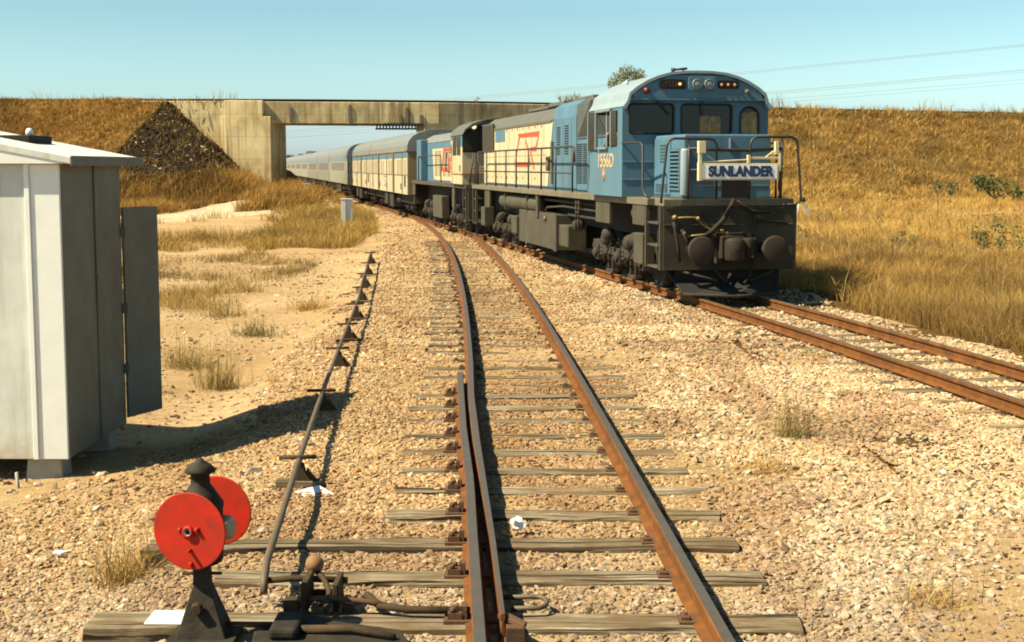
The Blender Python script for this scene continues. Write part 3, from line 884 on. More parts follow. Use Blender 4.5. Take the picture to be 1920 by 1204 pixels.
def gcol(n, pal, x, y):
    p = np.array(GP[pal])
    c = p[rng.integers(0, len(p), n)]
    t = vnoise(x, y, 1.7) * .35 + vnoise(x, y, .7) * .3 + vnoise(x, y, 6) * .35
    d = sstep(.50, .72, vnoise(x + 90, y, 3.3) * .6 + vnoise(x, y + 30, 1.2) * .4)[:, None]
    c = c * (1 - .55 * d) + .55 * d * np.array(DUSK[pal])
    return (c * (.55 + .9 * t[:, None]) * (1 + rng.normal(size=(n, 1)) * .12).clip(.6, 1.4)).clip(0, .8)
def field(n, yr, xr, p, mask, h, pal, wpx=.42, clump=0, lean=.35):
    """n candidate blades with depth spread so that every distance gets its share"""
    u = rng.random(n)
    a, b = yr[0] ** (1 - p), yr[1] ** (1 - p)
    y = (a + (b - a) * u) ** (1 / (1 - p))
    lo = np.maximum(xr[0](y), -.5 * y - .5); hi = np.minimum(xr[1](y), .5 * y + .5)
    x = lo + (hi - lo) * rng.random(n)
    if clump:
        k = rng.integers(0, n, n)
        own = rng.random(n) < .25
        x = np.where(own, x, x[k % max(1, n // clump)] + rng.normal(size=n) * .09)
        y = np.where(own, y, y[k % max(1, n // clump)] + rng.normal(size=n) * .09)
    ok = mask(x, y) & in_view(x, y, .14)
    x, y = x[ok], y[ok]
    m = len(x)
    hh = h * (.45 + .75 * rng.random(m)) * (.6 + .8 * vnoise(x, y, 1.9))
    w = np.maximum(.0028, wpx * y / 1422 * .5) * (.6 + .8 * rng.random(m))
    col = gcol(m, pal, x, y)
    if pal in ('gold', 'goldb'):
        near = sstep(14, 4, x - track_b(y)) * .35 + sstep(.42, .60, vnoise(x, y + 17, 7) * .5 + vnoise(x, y, 2.4) * .5) * .6
        p = near if pal == 'gold' else .35 + near * .9
        k = (rng.random(m) < p)[:, None]
        col = np.where(k, gcol(m, 'scrub', x, y), gcol(m, 'gold', x, y))
        hh = hh * np.where(k[:, 0], .85, 1.0) * np.where(vnoise(x, y, .8) > .66, 1.35, 1.0)
    return blades(x, y, hh, w, col, lean)
parts = []
def merge(parts):
    Vs, Fs, Cs, o = [], [], [], 0
    for V, F, K in parts:
        Vs.append(V); Fs.append(F + o); Cs.append(K); o += len(V)
    return np.concatenate(Vs), np.concatenate(Fs), np.concatenate(Cs)
onflat = lambda x, y: (bank_height(x, y) < base_height(x, y) + .1)
onbank = lambda x, y: (bank_height(x, y) >= base_height(x, y) - .1) & (edge_dist(x, y) < .6)
rd = lambda x, y: np.min(np.hypot(x[:, None] - rp[None, ::2, 0], y[:, None] - rp[None, ::2, 1]), axis=1)
big = 1e9
# tall golden field right of the train
mR = lambda x, y: (x > track_b(y) + 1.95 + .5 * vnoise(x, y, 1.1)) & (bank_height(x, y) < base_height(x, y) + .1 + 2.2 * rng.random(len(x)) ** 2)
g = [field(215000, (10, 36), (lambda y: track_b(y) + 1.7, lambda y: y * 0 + big), 1.3, mR, .46, 'gold', .38, 11, .8),
     field(160000, (33, 105), (lambda y: track_b(y) + 1.7, lambda y: y * 0 + big), 1.2, mR, .42, 'gold', .36, 14, 1.2)]
GP['stalk'] = [(.26, .16, .055), (.34, .21, .075), (.20, .14, .05), (.70, .60, .36)]; DUSK['stalk'] = (.16, .11, .04)
g.append(field(9000, (13, 60), (lambda y: track_b(y) + 2.4, lambda y: y * 0 + big), 1.2, lambda x, y: mR(x, y) & (vnoise(x + 7, y, 1.3) > .55), .78, 'stalk', .34, 14, .45))
V, F, K = merge(g); tag(bulk('tall_dry_grass', V, F, 'blade', K), kind='stuff')
# both banks
mB = lambda x, y: (bank_height(x, y) >= base_height(x, y) - 1.6 * rng.random(len(x)) ** 2) & (edge_dist(x, y) < .6) & (x > 2)
V, F, K = merge([field(190000, (82, 122), (lambda y: y * 0 + 2, lambda y: y * 0 + big), 0.5, mB, .44, 'goldb', .40, 14, 1.2)]); tag(bulk('bank_grass', V, F, 'blade', K), kind='stuff')
pit = lambda x, y: pitch_shade_amount(x, y, ground_height(x, y)) + (rng.random(len(x)) - .5) * .7 > .5
mL = lambda x, y: onbank(x, y) & (x < -15.2) & ~pit(x, y)
g = [field(90000, (76, 90), (lambda y: y * 0 - big, lambda y: y * 0 - 15), 0.5, mL, .32, 'brown', .45, 14, 1.4)]
mP = lambda x, y: onbank(x, y) & pit(x, y) & (x < -14.9)
g.append(field(3000, (80, 89), (lambda y: y * 0 - 24, lambda y: y * 0 - 15), 0.5, mP, .32, 'brown', .5, 5, 1.0))
V, F, K = merge(g); tag(bulk('bank_grass', V, F, 'blade', K), kind='stuff')
# rough ground left of the tracks, in patches, thicker near the bridge
def mM(x, y):
    l = np.minimum(track_a(np.clip(y, -10, 82)), track_b(y)) - x
    pn = vnoise(x, y, 4.0) * .55 + vnoise(x, y, 1.5) * .45 + (rng.random(len(x)) - .5) * .16
    thr = np.interp(y, [14, 19, 30, 45, 60], [.76, .66, .54, .46, .26])
    gap = np.interp(y, [14, 30, 42, 52, 80], [4.3, 4.6, 3.5, 2.6, 2.2])
    beyond = (y > 60) & (x < -19)
    far_ok = (y < 40) | (l < 6.2 + (pn - .5) * 6) | beyond | (pn > .72)
    return onflat(x, y) & (l > gap) & (pn > thr) & (rd(x, y) > 2.7) & far_ok
V, F, K = merge([field(150000, (17, 48), (lambda y: y * 0 - big, lambda y: track_a(y) - 2), 1.25, mM, .27, 'straw', .34, 12, 1.0),
                 field(170000, (42, 92), (lambda y: y * 0 - big, lambda y: np.minimum(track_a(np.clip(y, 0, 82)), track_b(y)) - 2), 0.8, mM, .42, 'straw', .38, 12, .9)])
g2 = field(60000, (70, 88.2), (lambda y: y * 0 - 27, lambda y: y * 0 - 10.5), 0.6, lambda x, y: ((rd(x, y) > 1.9) | (y > 76 + vnoise(x, y, 1.5) * 3)) & ~(onbank(x, y) & (ground_height(x, y) > 1.7)) & (x < np.minimum(track_a(np.minimum(y, 82)), track_b(y)) - 2.3), .78, 'brown', .45, 8, .7)
V, F, K = merge([(V, F, K), g2])
tag(bulk('rough_dry_grass', V, F, 'blade', K), kind='stuff')
# stalks along the skyline of both banks
n = 1300
x = np.concatenate([rng.uniform(-36, -17, 300), rng.uniform(11, 48, 1000)])
yy = np.interp(x, [e[0] for e in EDGE], [e[1] for e in EDGE]) + rng.uniform(-.7, .2, n)
cl = vnoise(x, x * 0, 1.1)
V, F, K = blades(x, yy, (.2 + 1.1 * cl * rng.random(n)) * np.where(x > 0, 1.25, 1), np.full(n, .018), gcol(n, 'olive', x, yy), .3, np.full(n, 6.25))
tag(bulk('skyline_grass', V, F, 'blade', K), kind='stuff')

# separate tufts one can point at
def tuft(x, y, h, rad, n, pal, label, lean=.6, stalks=0):
    lean *= 1.5; n = int(n * .8)
    xs = x + rng.normal(size=n) * rad * .45; ys_ = y + rng.normal(size=n) * rad * .45
    out = [np.array(a) for a in blades(xs - x, ys_ - y, h * (.25 + .85 * rng.random(n) ** 1.3), np.full(n, max(.0020, .24 * y / 1422)), gcol(n, pal, xs, ys_), lean, np.zeros(n))]
    if stalks:
        s = blades(rng.normal(size=stalks) * rad * .5, rng.normal(size=stalks) * rad * .5, h * (1.1 + .8 * rng.random(stalks)), np.full(stalks, max(.0022, .25 * y / 1422)), gcol(stalks, 'olive', xs[:stalks], ys_[:stalks]), .3, np.zeros(stalks))
        out = merge([tuple(out), s])
    o = bulk('grass_tuft', out[0], out[1], 'blade', out[2])
    o.location = (x, y, gh(x, y) - .01)
    return tag(o, label, 'grass tuft', 'dry grass tufts')
for a in [(2.52, 12.5, .36, .20, 260, 'olive', 'wispy dry tuft with tall stalks right of the curving track, nearer the locomotive', .7, 40),
          (1.98, 11.0, .24, .24, 220, 'gold', 'low spiky golden tuft just left of and below the tall wispy one', 1.0, 12),
          (2.28, 7.6, .17, .19, 240, 'gold', 'small straw-coloured tuft near the bottom right corner', .9, 14),
          (-2.36, 8.5, .34, .20, 520, 'gold', 'shaggy yellow tuft left of the red disc', .8, 20),
          (-2.95, 7.6, .10, .25, 160, 'gold', 'flattened yellow wisps at the left edge of the photo', 1.4, 0),
          (-3.66, 17.6, .52, .30, 420, 'olive', 'tall dry tuft on the sand right of the hut door', .6, 40),
          (-4.5, 19.4, .42, .38, 420, 'olive', 'broad low tuft behind the tall one on the sand', .9, 20),
          (-4.1, 22.5, .34, .36, 360, 'olive', 'rounded brown tuft on the sand midway to the grassy patch', .8, 10),
          (-3.7, 26.0, .30, .40, 320, 'brown', 'flat brown tuft at the sandy edge left of the far rodding', 1.0, 10),
          (-5.2, 25.5, .34, .5, 380, 'olive', 'wide straggling tuft left of the sandy strip', .9, 10),
          (-2.85, 17.0, .14, .08, 50, 'brown', 'tiny brown tuft alone on the bare sand', .6, 4)]:
    tuft(*a)

# ------------------------------------------------------------------ the train. Local axes of every vehicle: x to the right of the picture, y back along the train, z up
RZ = math.atan2(.1838, .983)
def on_track(name, u): return empty(name, (3.702 - .1838 * u, 24.296 + .983 * u, 0), RZ)
RT = .14                                                         # rail top
def wheelset(y, dia, parent, half=.535):
    r = dia / 2
    mb = MB().cyl((-half, y, RT + r), (half, y, RT + r), .085, n=10)
    for s in (-1, 1):
        mb.lathe([(.10, -.02), (.12, .065), (r * .70, .05), (r * .86, .055), (r * .90, .065), (r, .065), (r + .004, -.055), (r + .030, -.062), (r + .03, -.085), (r * .88, -.088), (r * .72, -.03)], 28, 0, (s * half, y, RT + r), (s, 0, 0))
    return mb.build('wheelset', 'under', parent)
def bogie(parent, ys, dia, half=.86, detail=True, mk='bogie'):
    y0, y1 = min(ys), max(ys)
    root = empty('bogie', (0, 0, 0)); root.parent = parent
    for y in ys: wheelset(y, dia, root)
    for s in (-1, 1):
        f = MB()
        zt = RT + dia * .62
        f.prism([(y0 - .55, zt - .05), (y0 - .45, zt + .12), (y0 + .35, zt + .14), (y0 + .55, zt + .02), (y1 - .55, zt + .02), (y1 - .35, zt + .14), (y1 + .45, zt + .12), (y1 + .55, zt - .05), (y1 + .3, zt - .12), (y1 - .4, zt - .13), (y0 + .4, zt - .13), (y0 - .3, zt - .12)], s * half - .05, s * half + .05, 'x')
        f.build('side_frame', mk, root, .012)
        for y in ys:
            a = MB().box(s * half - .09, s * half + .09, y - .13, y + .13, RT + dia / 2 - .17, RT + dia / 2 + .14)
            a.lathe([(.11, 0), (.10, .05), (.05, .075), (.01, .08)], 14, 0, (s * (half + .09), y, RT + dia / 2 - .02), (s, 0, 0))
            if detail:
                for d in (-.26, .26): a.lathe([(.055, -.13), (.075, -.11), (.055, -.07), (.075, -.03), (.055, .01), (.075, .05), (.055, .09)], 10, 0, (s * (half + .02), y + d, RT + dia / 2 + .06))
            a.build('axle_box', mk, root, .008)
        if detail:
            for ya, yb in zip(ys[:-1], ys[1:]):
                ym = (ya + yb) / 2
                h = MB().box(s * half - .02, s * half + .05, ym - .20, ym - .14, RT + .16, zt).box(s * half - .02, s * half + .05, ym + .14, ym + .20, RT + .16, zt).box(s * half - .04, s * half + .09, ym - .26, ym + .26, RT + .10, RT + .16)
                h.lathe([(.05, 0), (.13, .02), (.16, .08), (.16, .22), (.13, .28), (.04, .30)], 16, 0, (s * (half + .02), ym - .05, zt + .18), (0, 1, 0))
                h.tube([(s * (half + .08), ym - .3, zt + .1), (s * (half + .12), ym - .1, zt - .08), (s * (half + .1), ym + .2, zt - .2), (s * (half + .06), ym + .3, RT + .3)], .022, 6)
                h.prism([(ym - .12, zt - .3), (ym + .16, zt - .22), (ym + .20, zt - .08), (ym - .1, zt - .1)], s * half + .03, s * half + .09, 'x')
                h.build('brake_gear', mk, root, .006)
    MB().box(-half, half, (y0 + y1) / 2 - .25, (y0 + y1) / 2 + .25, RT + dia * .55, RT + dia * .55 + .22).build('bolster', 'under_dk', root)
    return root

ARC = [(1.385, 3.42), (1.315, 3.52), (1.275, 3.66), (1.15, 3.765), (.95, 3.885), (.76, 3.965), (.52, 4.03), (.25, 4.058), (0, 4.062)]
arc_full = [(-x, z) for x, z in ARC] + [(x, z) for x, z in ARC[::-1][1:]]

def louvre(parent, face, y0, y1, z0, z1, n, mk='dark', s=-1, name='louvre'):
    mb = MB()
    for k in range(n):
        z = z0 + (z1 - z0) * (k + .5) / n
        h = (z1 - z0) / n * .42
        if s < 0: mb.box(face - .012, face + .004, y0, y1, z - h / 2, z + h / 2)
        else: mb.box(face - .004, face + .012, y0, y1, z - h / 2, z + h / 2)
    return mb.build(name, mk, parent)

# ---- leading locomotive
L = on_track('diesel_locomotive', 0)
tag(L, 'leading light blue and cream diesel locomotive with its numbered cab facing the camera', 'locomotive')
MB().box(-1.29, 1.29, .56, 19.9, 1.69, 1.81).box(-1.16, 1.16, .0, .56, 1.69, 1.81).build('deck', 'olive', L, .01)
MB().box(-.62, .62, .4, 19.6, 1.05, 1.69).build('centre_sill', 'under_dk', L)
hb = MB().box(-1.16, 1.16, .0, .09, .60, 1.70)
hb.box(-1.12, -.30, -.012, .002, 1.63, 1.685).box(.20, 1.12, -.012, .002, 1.63, 1.685).box(-1.16, 1.16, -.016, .0, 1.36, 1.385)
hb.build('headstock', 'stock', L, .008)
MB().box(-1.16, 1.16, .3, .36, .62, 1.69).build('inner_bulkhead', 'under_dk', L)
for s in (-1, 1):
    st = MB()
    st.box(min(s * 1.16, s * 1.22), max(s * 1.16, s * 1.22), .01, .07, .60, 1.69)
    st.box(min(s * 1.20, s * 1.27), max(s * 1.20, s * 1.27), .70, .77, .62, 1.69)
    for z in (1.38, 1.00, .63):
        st.box(min(s * .93, s * 1.24), max(s * .93, s * 1.24), .07, .70, z, z + .035)
        st.box(min(s * .925, s * .95), max(s * .925, s * .95), .07, .70, z, 1.69 if z > 1.3 else z + .2)
    st.build('steps', 'side_plate', L, .004)
    MB().box(min(s * .90, s * .93), max(s * .90, s * .93), .1, .7, .66, 1.69).build('step_backing', 'under_dk', L)
    MB().box(min(s * 1.22, s * 1.27), max(s * 1.22, s * 1.27), .80, 1.58, 1.33, 1.69).build('side_plate', 'side_plate', L, .008)
    MB().box(min(s * 1.20, s * 1.26), max(s * 1.20, s * 1.26), 3.26, 4.36, 1.27, 1.69).build('side_plate', 'side_plate', L, .008)
    MB().box(min(s * 1.18, s * 1.26), max(s * 1.18, s * 1.26), 10.1, 10.35, 1.15, 1.69).build('side_plate', 'side_plate', L, .008)
    MB().box(min(s * 1.20, s * 1.26), max(s * 1.20, s * 1.26), 16.9, 17.75, 1.20, 1.69).build('side_plate', 'side_plate', L, .008)
    MB().box(min(s * 1.02, s * 1.25), max(s * 1.02, s * 1.25), .98, 1.58, .64, 1.18).build('sand_box', 'side_plate', L, .015)
    MB().box(min(s * .95, s * 1.24), max(s * .95, s * 1.24), 17.9, 18.5, .64, 1.18).build('sand_box', 'side_plate', L, .015)
    MB().box(min(s * .80, s * 1.22), max(s * .80, s * 1.22), 7.0, 7.9, .60, 1.07).build('battery_box', 'side_plate', L, .02)
    MB().box(min(s * .95, s * 1.22), max(s * .95, s * 1.22), 13.0, 13.75, .62, 1.08).build('battery_box', 'side_plate', L, .02)
    rv = MB().lathe([(.02, 0), (.13, .03), (.19, .10), (.20, .18), (.20, 4.85), (.19, 4.95), (.13, 5.02), (.02, 5.05)], 22, 0, (s * 1.02, 10.7, 1.43), (0, 1, 0))
    for y in (11.6, 14.6): rv.box(min(s * .8, s * 1.23), max(s * .8, s * 1.23), y, y + .05, 1.20, 1.69)
    rv.build('air_reservoir', 'side_plate', L)
    for (y, z, r) in ((1.95, 1.02, .14), (1.75, 1.52, .15), (4.0, 1.03, .13), (6.6, 1.10, .13)):
        MB().lathe([(.03, 0), (r * .8, .03), (r, .09), (r, .26), (r * .8, .32), (.03, .35)], 16, 0, (s * 1.06, y - .1, z), (0, 1, 0)).build('brake_cylinder', 'bogie', L)
    pb = MB().box(min(s * 1.05, s * 1.1), max(s * 1.05, s * 1.1), 4.6, 7.6, 1.28, 1.32)
    pb.tube([(s * 1.12, 4.4, 1.45), (s * 1.12, 7.9, 1.47), (s * 1.08, 9.8, 1.40), (s * 1.05, 10.4, 1.2)], .025, 6)
    pb.tube([(s * 1.10, 4.5, 1.58), (s * 1.10, 9.9, 1.58)], .03, 6)
    pb.tube([(s * 1.20, 10.0, 1.28), (s * 1.22, 9.8, 1.22), (s * 1.2, 9.5, 1.05)], .03, 6)
    for y in (5.9, 6.15): pb.tube([(s * 1.24, y, 1.69), (s * 1.24, y, 1.05)], .018, 6)
    for z in (1.2, 1.4, 1.6): pb.tube([(s * 1.24, 5.9, z), (s * 1.24, 6.15, z)], .014, 6)
    pb.build('brake_pipes', 'bogie', L)
    tk = MB().box(min(s * .55, s * 1.22), max(s * .55, s * 1.22), 8.17, 12.62, .47, 1.27)
    tk.box(min(s * 1.21, s * 1.235), max(s * 1.21, s * 1.235), 8.17, 8.45, .44, 1.30)
    tk.build('fuel_tank', 'side_plate', L, .03)
    MB().lathe([(.06, 0), (.06, .05), (.03, .06)], 12, 0, (s * 1.22, 9.3, 1.15), (s, 0, 0)).build('filler_cap', 'olive', L)
MB().box(-.56, .56, 8.3, 12.5, .5, 1.25).build('tank_core', 'under_dk', L)
bogie(L, (2.1, 3.8, 5.5), .95)
bogie(L, (14.3, 16.0, 17.7), .95)
# buffers, coupler, hoses, rail guard
for s in (-1, 1):
    b = MB().lathe([(.12, .0), (.12, .35), (.09, .36), (.09, .46), (.22, .475), (.235, .49), (.235, .505), (.20, .515), (.02, .525)], 28, 0, (s * .65, .0, .97), (0, -1, 0))
    b.build('buffer', 'buffer', L)
cp_ = MB().box(-.20, .20, -.22, .02, .80, 1.18).box(-.12, .10, -.50, -.2, .84, 1.12)
cp_.lathe([(.10, -.20), (.165, -.17), (.17, .0), (.17, .14), (.13, .19), (.07, .20)], 18, 0, (-.07, -.52, .97))
cp_.lathe([(.09, -.13), (.12, -.10), (.12, .12), (.08, .17)], 14, 0, (.16, -.48, 1.0))
cp_.box(-.26, .30, -.05, .0, .72, 1.24)
cp_.build('coupler', 'black', L, .015)
hz_ = MB()
hz_.tube([(.06, -.06, 1.80), (-.04, -.12, 1.62), (-.16, -.14, 1.45), (-.32, -.10, 1.28), (-.42, -.06, 1.20)], .042, 8)
hz_.tube([(.12, -.05, 1.78), (.28, -.06, 1.66), (.40, -.04, 1.60), (.72, -.03, 1.58)], .026, 8)
hz_.tube([(.42, -.02, 1.58), (.42, -.03, 1.44), (.9, -.03, 1.42), (1.05, -.03, 1.38)], .018, 6)
hz_.tube([(-1.0, -.05, 1.42), (-.98, -.09, 1.30), (-.93, -.1, 1.0), (-.90, -.1, .75)], .030, 8)
hz_.tube([(-.86, -.05, 1.30), (-.78, -.08, 1.10), (-.70, -.1, 1.0)], .035, 8)
hz_.tube([(-.25, -.05, .8), (-.3, -.25, .6), (-.15, -.3, .42), (-.05, -.28, .55)], .03, 8)
hz_.tube([(.42, -.04, 1.2), (.36, -.2, .8), (.30, -.25, .5), (.2, -.25, .38)], .03, 8)
hz_.build('air_hoses', 'black', L)
fx = MB()
fx.tube([(-.98, -.03, 1.49), (-.78, -.05, 1.50), (-.60, -.05, 1.50), (-.5, -.06, 1.38), (-.3, -.08, 1.26), (-.1, -.05, 1.22)], .017, 6)
fx.tube([(-.78, -.04, 1.18), (-.55, -.06, 1.20), (-.3, -.06, 1.22)], .017, 6)
fx.tube([(-.72, -.03, 1.06), (-.45, -.05, 1.05)], .015, 6)
for (x, z, r) in ((-.98, 1.49, .045), (-.57, 1.47, .035), (-.82, 1.22, .045), (-.26, 1.30, .05), (-.14, 1.24, .045), (-.05, 1.2, .04), (.42, 1.12, .045)):
    MB().lathe([(.01, 0), (r, .02), (r, .07), (.015, .10)], 10, 0, (x, -.0, z), (0, -1, .2)).build('brake_cock', 'cock_brass', L)
fx.prism([(-.20, 1.19), (.02, 1.20), (.06, 1.14), (-.10, 1.14)], -.10, -.04, 'y')
fx.build('brake_pipes', 'cock_brass', L)
rg = MB()
rg.add([(-1.05, .35, .62), (-.95, .30, .62), (.95, .30, .62), (1.05, .35, .62), (-.85, -.15, .22), (-.05, -.55, .20), (.85, -.15, .22)], [(0, 1, 4), (1, 2, 6, 5, 4), (2, 3, 6)])
rg.box(-.9, .9, .1, .16, .30, .62)
o = rg.build('rail_guard', 'under_dk', L)
so_ = o.modifiers.new('thickness', 'SOLIDIFY'); so_.thickness = .025
fr = MB().tube([(-.86, -.17, .21), (-.05, -.57, .19), (.86, -.17, .21)], .028, 6).tube([(-.9, .1, .60), (-.3, -.32, .44)], .022, 6).tube([(.9, .1, .60), (.3, -.32, .44)], .022, 6)
fr.build('rail_guard_bars', 'under', L)
# short nose hood
ns = MB().prism([(-.78, 1.81), (.79, 1.81), (.79, 2.885), (.76, 2.905), (-.75, 2.905), (-.78, 2.885)], .15, 1.90)
ns.build('nose_hood', 'blue', L, .03)
nt = MB()
nt.box(-.80, -.775, .86, 1.82, 1.86, 2.84)
nt.build('nose_door', 'blue', L, .01)
louvre(L, -.80, 1.12, 1.45, 2.42, 2.76, 6, 'seam')
louvre(L, -.80, 1.05, 1.7, 1.90, 2.06, 4, 'seam')
MB().box(-.79, -.775, .30, .82, 1.96, 2.66).build('nose_grille', 'dark', L)
gr = MB()
for k in range(11): gr.box(-.815, -.779, .29, .83, 1.955 + k * .0665, 1.985 + k * .0665)
gr.box(-.815, -.779, .25, .30, 1.95, 2.66).box(-.815, -.779, .82, .86, 1.95, 2.66)
gr.build('grille_slats', 'blue', L)
MB().lathe([(.075, 1.86), (.085, 1.88), (.085, 2.62), (.075, 2.66)], 16, 0, (-.74, .16, 0)).build('rounded_corner', 'blue_pale', L)
nf = MB().box(-.10, .37, .128, .16, 1.83, 2.14)
nf.build('nose_recess', 'dark', L)
MB().box(-.60, -.12, .140, .158, 2.03, 2.045).box(.40, .75, .140, .158, 2.03, 2.045).box(.03, .06, .125, .158, 2.62, 2.84).build('nose_beading', 'blue_pale', L)
# cab
cabin = empty('cab', (0, 0, 0)); cabin.parent = L
arch = [(.84, 2.94), (1.20, 2.94)] + [(1.02 + .18 * math.cos(R(t)), 3.27 + .17 * math.sin(R(t))) for t in range(0, 181, 20)]
outline = [(-1.385, 1.81)] + [(1.385, 1.81)] + arc_full[::-1]
wl_ = rrect(-1.26, -.42, 2.95, 3.48, .07)
wm_ = rrect(-.28, .68, 2.945, 3.48, .07)
plate('front_wall', outline, [wl_, wm_, arch], .05, lambda a, b, t: (a, 1.90 + t, b), 'blue', cabin)
rw = [rrect(.86, 1.30, 2.55, 3.36, .06), rrect(-1.28, -.95, 2.7, 3.36, .06)]
plate('rear_wall', outline, rw, .05, lambda a, b, t: (a, 4.30 + t, b), 'blue', cabin)
sw = rrect(2.24, 4.26, 2.72, 3.38, .04)
so1 = [(1.95, 1.81), (4.30, 1.81), (4.30, 3.42), (1.95, 3.42)]
plate('side_wall', so1, [sw], .05, lambda a, b, t: (-1.385 + t, a, b), 'blue', cabin)
plate('side_wall', so1, [sw], .05, lambda a, b, t: (1.385 - t, a, b), 'blue', cabin)
rf = MB()
outer = [(x * 1.012, z + .018) for x, z in arc_full]; inner = [(x * .985, z - .03) for x, z in arc_full]
rf.prism(outer + inner[::-1], 1.75, 4.42, 'y')
rf.build('cab_roof', 'blue_pale', cabin)
MB().box(-1.33, 1.33, 1.95, 4.3, 1.83, 1.90).build('cab_floor', 'interior', cabin)
MB().box(-1.32, 1.32, 1.96, 4.28, 3.50, 3.53).build('cab_ceiling', 'interior', cabin)
MB().box(-1.0, .9, 1.97, 2.5, 1.9, 2.86).box(-.35, .3, 3.4, 3.9, 1.9, 2.7).box(-.6, .8, 4.22, 4.29, 1.9, 3.5).build('control_desk', 'interior', cabin, .03)
for nm, hole in (('windscreen', wl_), ('windscreen', wm_), ('windscreen', arch)):
    gp = MB().prism(hole, 1.925, 1.932, 'y'); gp.build(nm, 'glass', cabin)
    c0 = (sum(p[0] for p in hole) / len(hole), sum(p[1] for p in hole) / len(hole))
    loop = [(p[0], 1.895, p[1]) for p in hole] + [(hole[0][0], 1.895, hole[0][1]), (hole[1][0], 1.895, hole[1][1])]
    MB().tube(loop, .018, 6, cap=False).build('window_gasket', 'rubber', cabin)
MB().box(-1.29, 1.29, 1.765, 1.905, 3.545, 3.578).build('visor', 'blue', cabin, .006)
up = MB().prism([(-1.24, 3.58), (1.24, 3.58), (1.20, 3.68), (.95, 3.84), (.55, 3.985), (.0, 4.02), (-.55, 3.985), (-.95, 3.84), (-1.20, 3.68)], 1.768, 1.90, 'y')
up.build('lamp_panel', 'blue', cabin, .008)
# side windows: outer sliding panes at both ends, the middle one open
MB().box(-1.43, -1.405, 3.76, 4.33, 2.68, 3.40).build('side_window', 'glass_dk', cabin, .005)
MB().box(-1.41, -1.392, 2.26, 2.60, 2.74, 3.37).build('side_window', 'glass_dk', cabin, .005)
fr_ = MB().box(-1.44, -1.385, 3.70, 3.76, 2.68, 3.42).box(-1.425, -1.385, 2.60, 2.66, 2.72, 3.38).box(-1.44, -1.385, 2.62, 3.75, 3.38, 3.425).box(-1.44, -1.385, 2.9, 3.6, 2.68, 2.72).box(-1.38, -1.36, 3.05, 3.12, 2.72, 3.38).box(-1.44, -1.40, 4.31, 4.36, 2.66, 3.42)
fr_.build('window_frame', 'chrome', cabin, .004)
MB().box(1.37, 1.378, 3.3, 4.25, 2.73, 3.37).build('side_window', 'glass', cabin)
def left_text(name, txt, h, y, z, x, mk, par, sx=1.0, off=.0):
    # reads from rear to front along the left side
    return text_mesh(name, txt, h, .006, mk, par, lambda a, b, d: (x - d, y - a, z + b), sx, off)
left_text('cab_number', '1556D', .25, 3.10, 2.455, -1.389, 'number', cabin, 1.28, .005)
MB().lathe([(.105, 0), (.105, .012), (.07, .016)], 24, 0, (-1.385, 3.22, 2.19), (-1, 0, 0)).prism([(3.12, 2.27), (3.32, 2.27), (3.26, 2.33), (3.22, 2.30), (3.18, 2.33)], -1.40, -1.388, 'x').lathe([(.05, 0), (.05, .008), (.02, .012)], 16, 0, (-1.398, 3.22, 2.19), (-1, 0, 0)).build('crest', 'crest', cabin)
# lamps across the cab top
yf = 1.768
nb = MB().prism(rrect(-.74, -.24, 3.745, 3.915, .06), yf - .02, yf, 'y').build('number_box', 'dark', cabin)
text_mesh('box_number', '1556', .10, .004, 'dim_number', nb, lambda a, b, d: (-.52 + a, yf - .022 - d, 3.83 + b), .9)
MB().lathe([(.028, 0), (.025, .02), (.01, .028)], 12, 0, (-.36, yf - .02, 3.835), (0, -1, 0)).build('lamp_bulb', 'amber', cabin)
hp = MB().prism(rrect(-.20, .32, 3.72, 3.97, .05), yf - .03, yf, 'y').build('headlight_panel', 'blue', cabin, .008)
for x in (-.045, .18):
    h = MB().lathe([(.088, 0), (.092, .04), (.082, .05), (.074, .035)], 24, 0, (x, yf - .03, 3.84), (0, -1, 0)).build('headlight', 'chrome', cabin)
    MB().lathe([(.074, .0), (.070, .030), (.04, .045), (.01, .05)], 20, 0, (x, yf - .032, 3.84), (0, -1, 0)).build('lens', 'lens', h)
mp = MB().prism(rrect(.36, .76, 3.76, 3.91, .05), yf - .015, yf, 'y').build('marker_panel', 'dark', cabin)
for x in (.43, .555, .68):
    MB().lathe([(.026, 0), (.022, .014), (.008, .02)], 14, 0, (x, yf - .015, 3.832), (0, -1, 0)).build('marker_lamp', 'amber_dim', cabin)
MB().lathe([(.062, 0), (.058, .05), (.03, .075), (.005, .08)], 16, 0, (-.98, yf, 3.715), (0, -1, 0)).build('side_lamp', 'red_lamp', cabin)
MB().lathe([(.042, 0), (.04, .05), (.02, .06)], 14, 0, (.92, yf, 3.71), (0, -1, 0)).build('side_lamp', 'olive', cabin)
MB().tube([(-.85, 1.86, 3.60), (-.60, 1.86, 3.40), (-.50, 1.86, 3.28)], .010, 5).tube([(.10, 1.86, 3.57), (.11, 1.86, 3.30)], .012, 5).build('wiper', 'pipe', cabin)
hn = MB().tube([(-.15, 2.0, 4.13), (-.36, 2.0, 4.11)], .022, 8).tube([(-.36, 2.0, 4.11), (-.44, 2.0, 4.10)], [.022, .045], 8).tube([(-.22, 2.0, 4.05), (-.22, 2.0, 4.12)], .018, 6)
hn.build('horn', 'pipe', cabin)
ae = MB()
for k in range(5): ae.tube([(-1.0 + k * .04, 3.0 + k * .22, 3.80), (-1.0 + k * .04, 3.0 + k * .22, 3.98)], .022, 6)
ae.tube([(-1.02, 2.9, 3.82), (-.82, 4.0, 3.90)], .03, 6)
ae.build('roof_aerial', 'blue_pale', cabin)
